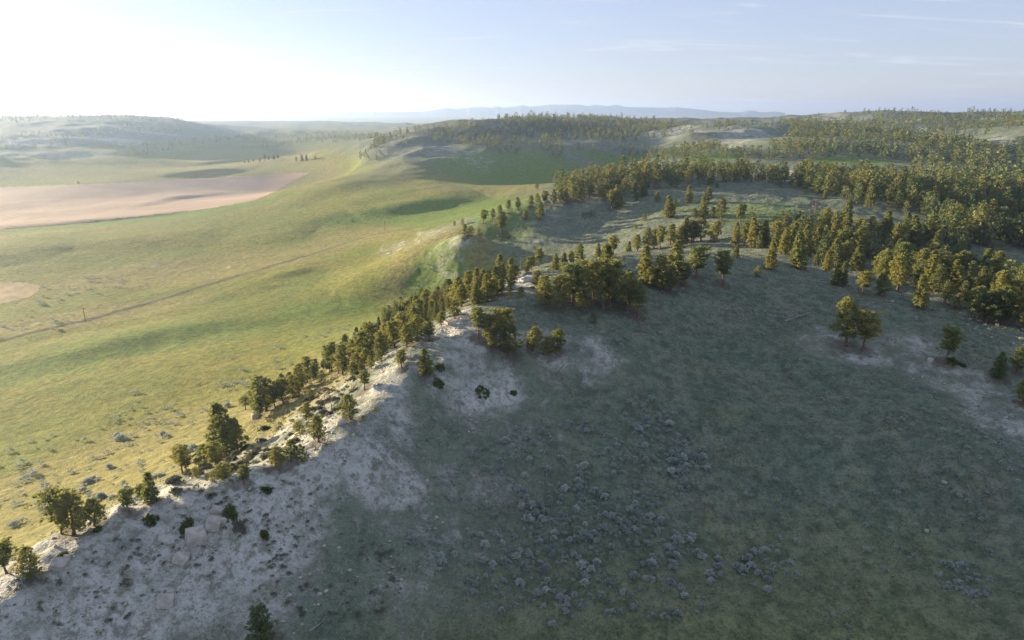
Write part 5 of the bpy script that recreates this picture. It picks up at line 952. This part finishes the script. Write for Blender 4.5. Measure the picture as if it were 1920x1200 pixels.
# ------------------------------------------------------------------ rocks
def rock_mesh(seed, w, h, blocky):
    g = np.random.default_rng(seed); n = 4
    P = np.array([(x, y, z) for x in np.linspace(-1, 1, n) for y in np.linspace(-1, 1, n) for z in np.linspace(-1, 1, n) if max(abs(x), abs(y), abs(z)) > 0.99])
    sph = P / np.linalg.norm(P, axis=1)[:, None]; P = P * blocky + sph * (1 - blocky) * 1.25
    P = P * np.array([w * 0.5, w * (0.34 + 0.16 * g.random()), h * 0.62]); P = P + g.normal(size=P.shape) * (0.018 if blocky > 0.5 else 0.035) * w
    import bmesh
    bm = bmesh.new(); vs = [bm.verts.new(p) for p in P]
    r = bmesh.ops.convex_hull(bm, input=vs)
    bmesh.ops.delete(bm, geom=[v for v in bm.verts if not v.link_faces], context='VERTS')
    bmesh.ops.bevel(bm, geom=list(bm.edges), offset=0.012 * w, segments=1, affect='EDGES')
    me = bpy.data.meshes.new('rock'); bm.to_mesh(me); bm.free(); me.materials.append(M_ROCK)
    return me
for i, (x, y, w, h, label) in enumerate(ROCKS):
    sq = 'square' in label or 'block' in label or 'ledge' in label or 'slab' in label
    o = link('sandstone_block' if sq else 'boulder', rock_mesh(500 + i, w, max(h, 0.35), 0.96 if sq else 0.35), None, (x, y, g1(x, y) + h * 0.3), 0.35 + 0.25 * math.sin(i * 2.1))
    o.rotation_euler[0] = 0.10 * math.sin(i * 1.7); o.rotation_euler[1] = 0.22 + 0.1 * math.cos(i * 2.9)
    tag(o, label, 'rock', 'sandstone rocks')
# ------------------------------------------------------------------ utility poles
for i, (x, y, h, label) in enumerate(POLES):
    e = link('utility_pole', None, None, (x, y, g1(x, y)), 0.7); e.empty_display_size = 0.4; tag(e, label, 'pole', 'utility poles along the dirt track')
    c, q = tube([(0, 0, -0.4), (0.01, 0, h * 0.5), (0.03, 0, h)], [0.16, 0.14, 0.10], 8); link('shaft', mesh_from('pole_shaft', c, quads=q, mats=[M_POLE], smooth=True), e)
    c = np.array([(sx * 1.1, sy * 0.06 + 0.16, h * 0.93 + sz * 0.06) for sx in (-1, 1) for sy in (-1, 1) for sz in (-1, 1)]); q = [(0, 1, 3, 2), (4, 6, 7, 5), (0, 4, 5, 1), (2, 3, 7, 6), (0, 2, 6, 4), (1, 5, 7, 3)]
    arm = link('crossarm', mesh_from('pole_crossarm', c, quads=q, mats=[M_POLE]), e)
    for k in (-0.95, 0.0, 0.95):
        c, q = tube([(k, 0.16, h * 0.93 + 0.06), (k, 0.16, h * 0.93 + 0.14), (k, 0.16, h * 0.93 + 0.24)], [0.05, 0.08, 0.04], 6); link('insulator', mesh_from('insulator', c, quads=q, mats=[M_GLASSY], smooth=True), arm)
# ------------------------------------------------------------------ sagebrush
SPROTO = {}
for nm, mat in (('sage', M_SAGE), ('dark', M_SAGED)):
    SPROTO[nm] = []
    for i in range(5):
        c, t = bush_mesh(700 + i, 0.95, 0.6, 24, 10, 0.20, mat, 'sage'); SPROTO[nm].append((mesh_from('sagebrush', c, tris=t, mats=[mat]), c, t))
sx, sy, ss, sn, st = [], [], [], [], []
for text, cx, cy, rx, ry, az, cnt, s, name in SAGE:
    k = 0; tries = 0
    while k < cnt and tries < cnt * 40:
        tries += 1
        a = rnd.random() * 6.283; r = math.sqrt(rnd.random()); u = math.cos(a) * r * rx; v = math.sin(a) * r * ry
        x = cx + u * math.cos(az) + v * math.sin(az); y = cy - u * math.sin(az) + v * math.cos(az)
        f = float(fbm(np.array([x]), np.array([y]), 7.0, 51, 2)[0])
        if f < -0.55: continue
        sx.append(x); sy.append(y); ss.append(s * rnd.choice((0.45, 0.55, 0.7, 0.85, 1.0, 1.25)) * rnd.uniform(0.85, 1.1) * (0.75 if name == 'near' else 1.7 if name == 'plain' else 1.0)); sn.append(name); st.append(text); k += 1
sx = np.array(sx); sy = np.array(sy); ss = np.array(ss); sz = gz(sx, sy); sr = np.hypot(sx, sy)
CEN = {e[0]: (e[1], e[2]) for e in SAGE}
inview = (np.abs(sx / np.maximum(sy, 1)) < 0.70) & (sr > 60)
rank = np.argsort(-(ss / sr) * inview); single = set(rank[:300].tolist())
co, tri, mi, b = [], [], [], 0
for i in range(len(sx)):
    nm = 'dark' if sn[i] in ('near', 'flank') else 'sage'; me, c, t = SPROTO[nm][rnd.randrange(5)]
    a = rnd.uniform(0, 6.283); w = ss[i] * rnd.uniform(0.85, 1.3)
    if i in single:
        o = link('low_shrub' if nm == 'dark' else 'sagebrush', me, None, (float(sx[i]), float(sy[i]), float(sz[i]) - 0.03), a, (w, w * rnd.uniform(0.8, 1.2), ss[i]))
        cxy = CEN[st[i]]; a_ = math.atan2(sx[i], sy[i]) - math.atan2(*cxy); d_ = sr[i] - math.hypot(*cxy)
        part = ('far' if d_ > 0 else 'near') + (' right' if a_ > 0 else ' left')
        tag(o, st[i] + ', ' + part + ' part', 'bush', 'bushes ' + st[i].split(' ', 3)[3])
    else:
        ca, sa = math.cos(a) * w, math.sin(a) * w
        sub = t[::3] if sr[i] < 160 else t[::5]; o = np.stack([c[:, 0] * ca - c[:, 1] * sa + sx[i], c[:, 0] * sa + c[:, 1] * ca + sy[i], c[:, 2] * ss[i] + sz[i]], -1)
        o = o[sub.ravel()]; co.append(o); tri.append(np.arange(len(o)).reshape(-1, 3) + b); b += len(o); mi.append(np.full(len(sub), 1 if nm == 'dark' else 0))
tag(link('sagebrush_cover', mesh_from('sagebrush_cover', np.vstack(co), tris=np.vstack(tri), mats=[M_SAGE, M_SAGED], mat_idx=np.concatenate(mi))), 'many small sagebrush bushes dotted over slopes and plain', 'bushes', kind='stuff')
# ------------------------------------------------------------------ grass tufts and stones on the near ground
def near_scatter(n, rmin, rmax, amin, amax):
    r = np.exp(rng.uniform(math.log(rmin), math.log(rmax), n)); a = rng.uniform(amin, amax, n); return np.sin(a) * r, np.cos(a) * r
def grass():
    x, y = near_scatter(90000, 62, 300, -0.66, 0.66)
    b = blobs(x, y, BARE); f = fbm(x, y, 5, 61, 2)
    k = (base_h(x, y) > 26) & (f > -0.25 + 0.9 * b) & (rng.random(len(x)) > 0.2 + 0.6 * b); x, y = x[k], y[k]; n = len(x); z = gz(x, y); r = np.hypot(x, y)
    s = (0.12 + 0.16 * rng.random(n)) * np.clip(r / 110, 0.9, 1.6)
    co = []; tv = rng.random(n).astype(np.float32)
    for q in range(3):
        a = rng.uniform(0, 6.283, n); ox = np.cos(a); oy = np.sin(a); lx = rng.normal(size=n) * 0.5; ly = rng.normal(size=n) * 0.5
        co.append(np.stack([np.stack([x - ox * s * 0.55, y - oy * s * 0.55, z - 0.03], -1), np.stack([x + ox * s * 0.55, y + oy * s * 0.55, z - 0.03], -1), np.stack([x + lx * s, y + ly * s, z + s * 0.55], -1)], 1))
    c = np.stack(co, 1).reshape(-1, 3)
    me = mesh_from('grass_tufts', c, tris=np.arange(len(c)).reshape(-1, 3), mats=[M_TUFT])
    at = me.attributes.new('tint', 'FLOAT', 'POINT'); at.data.foreach_set('value', np.repeat(tv, 9))
    tag(link('grass_tufts', me), 'short dry grass tufts over the near slopes', 'grass', kind='stuff')
grass()
def stones():
    x, y = near_scatter(60000, 62, 420, -0.66, 0.66); b = blobs(x, y, BARE); k = (b > 0.3) & (rng.random(len(x)) < b * 0.4); x, y = x[k], y[k]; n = len(x); z = gz(x, y)
    base = np.array([(1, 0, 0), (0, 1, 0), (-1, 0, 0), (0, -1, 0), (0, 0, 1), (0, 0, -1)], float); tr = np.array([(0, 1, 4), (1, 2, 4), (2, 3, 4), (3, 0, 4), (1, 0, 5), (2, 1, 5), (3, 2, 5), (0, 3, 5)])
    s = 0.05 + 0.42 * rng.random(n) ** 5
    c = base[None] * (s[:, None, None] * (0.6 + 0.8 * rng.random((n, 6, 1)))) * np.array([1, 1, 0.6]); a = rng.uniform(0, 6.28, n)
    X = c[..., 0] * np.cos(a)[:, None] - c[..., 1] * np.sin(a)[:, None] + x[:, None]; Y = c[..., 0] * np.sin(a)[:, None] + c[..., 1] * np.cos(a)[:, None] + y[:, None]; Z = c[..., 2] + z[:, None]
    co = np.stack([X, Y, Z], -1).reshape(-1, 3); t = (tr[None] + (np.arange(n) * 6)[:, None, None]).reshape(-1, 3)
    tag(link('loose_stones', mesh_from('loose_stones', co, tris=t, mats=[M_ROCK])), 'loose pale stones scattered over the bare ground', 'stones', kind='stuff')
stones()
# ------------------------------------------------------------------ the air
def make_haze():
    k = NT('haze_air'); v = k.n('ShaderNodeVolumePrincipled')
    v.inputs['Color'].default_value = (0.46, 0.64, 1.0, 1); v.inputs['Density'].default_value = HAZE_DENSITY; v.inputs['Anisotropy'].default_value = HAZE_G
    k.l(v.outputs[0], k.out.inputs['Volume'])
    x0, x1, y0, y1, z0, z1 = -17000, 17000, -4500, 17500, -40, 290
    c = np.array([(x, y, z) for x in (x0, x1) for y in (y0, y1) for z in (z0, z1)], float)
    q = [(0, 1, 3, 2), (4, 6, 7, 5), (0, 4, 5, 1), (2, 3, 7, 6), (0, 2, 6, 4), (1, 5, 7, 3)]
    tag(link('haze', mesh_from('haze', c, quads=q, mats=[k.m])), 'pale evening haze filling the air over the land', 'haze', kind='stuff')
make_haze()
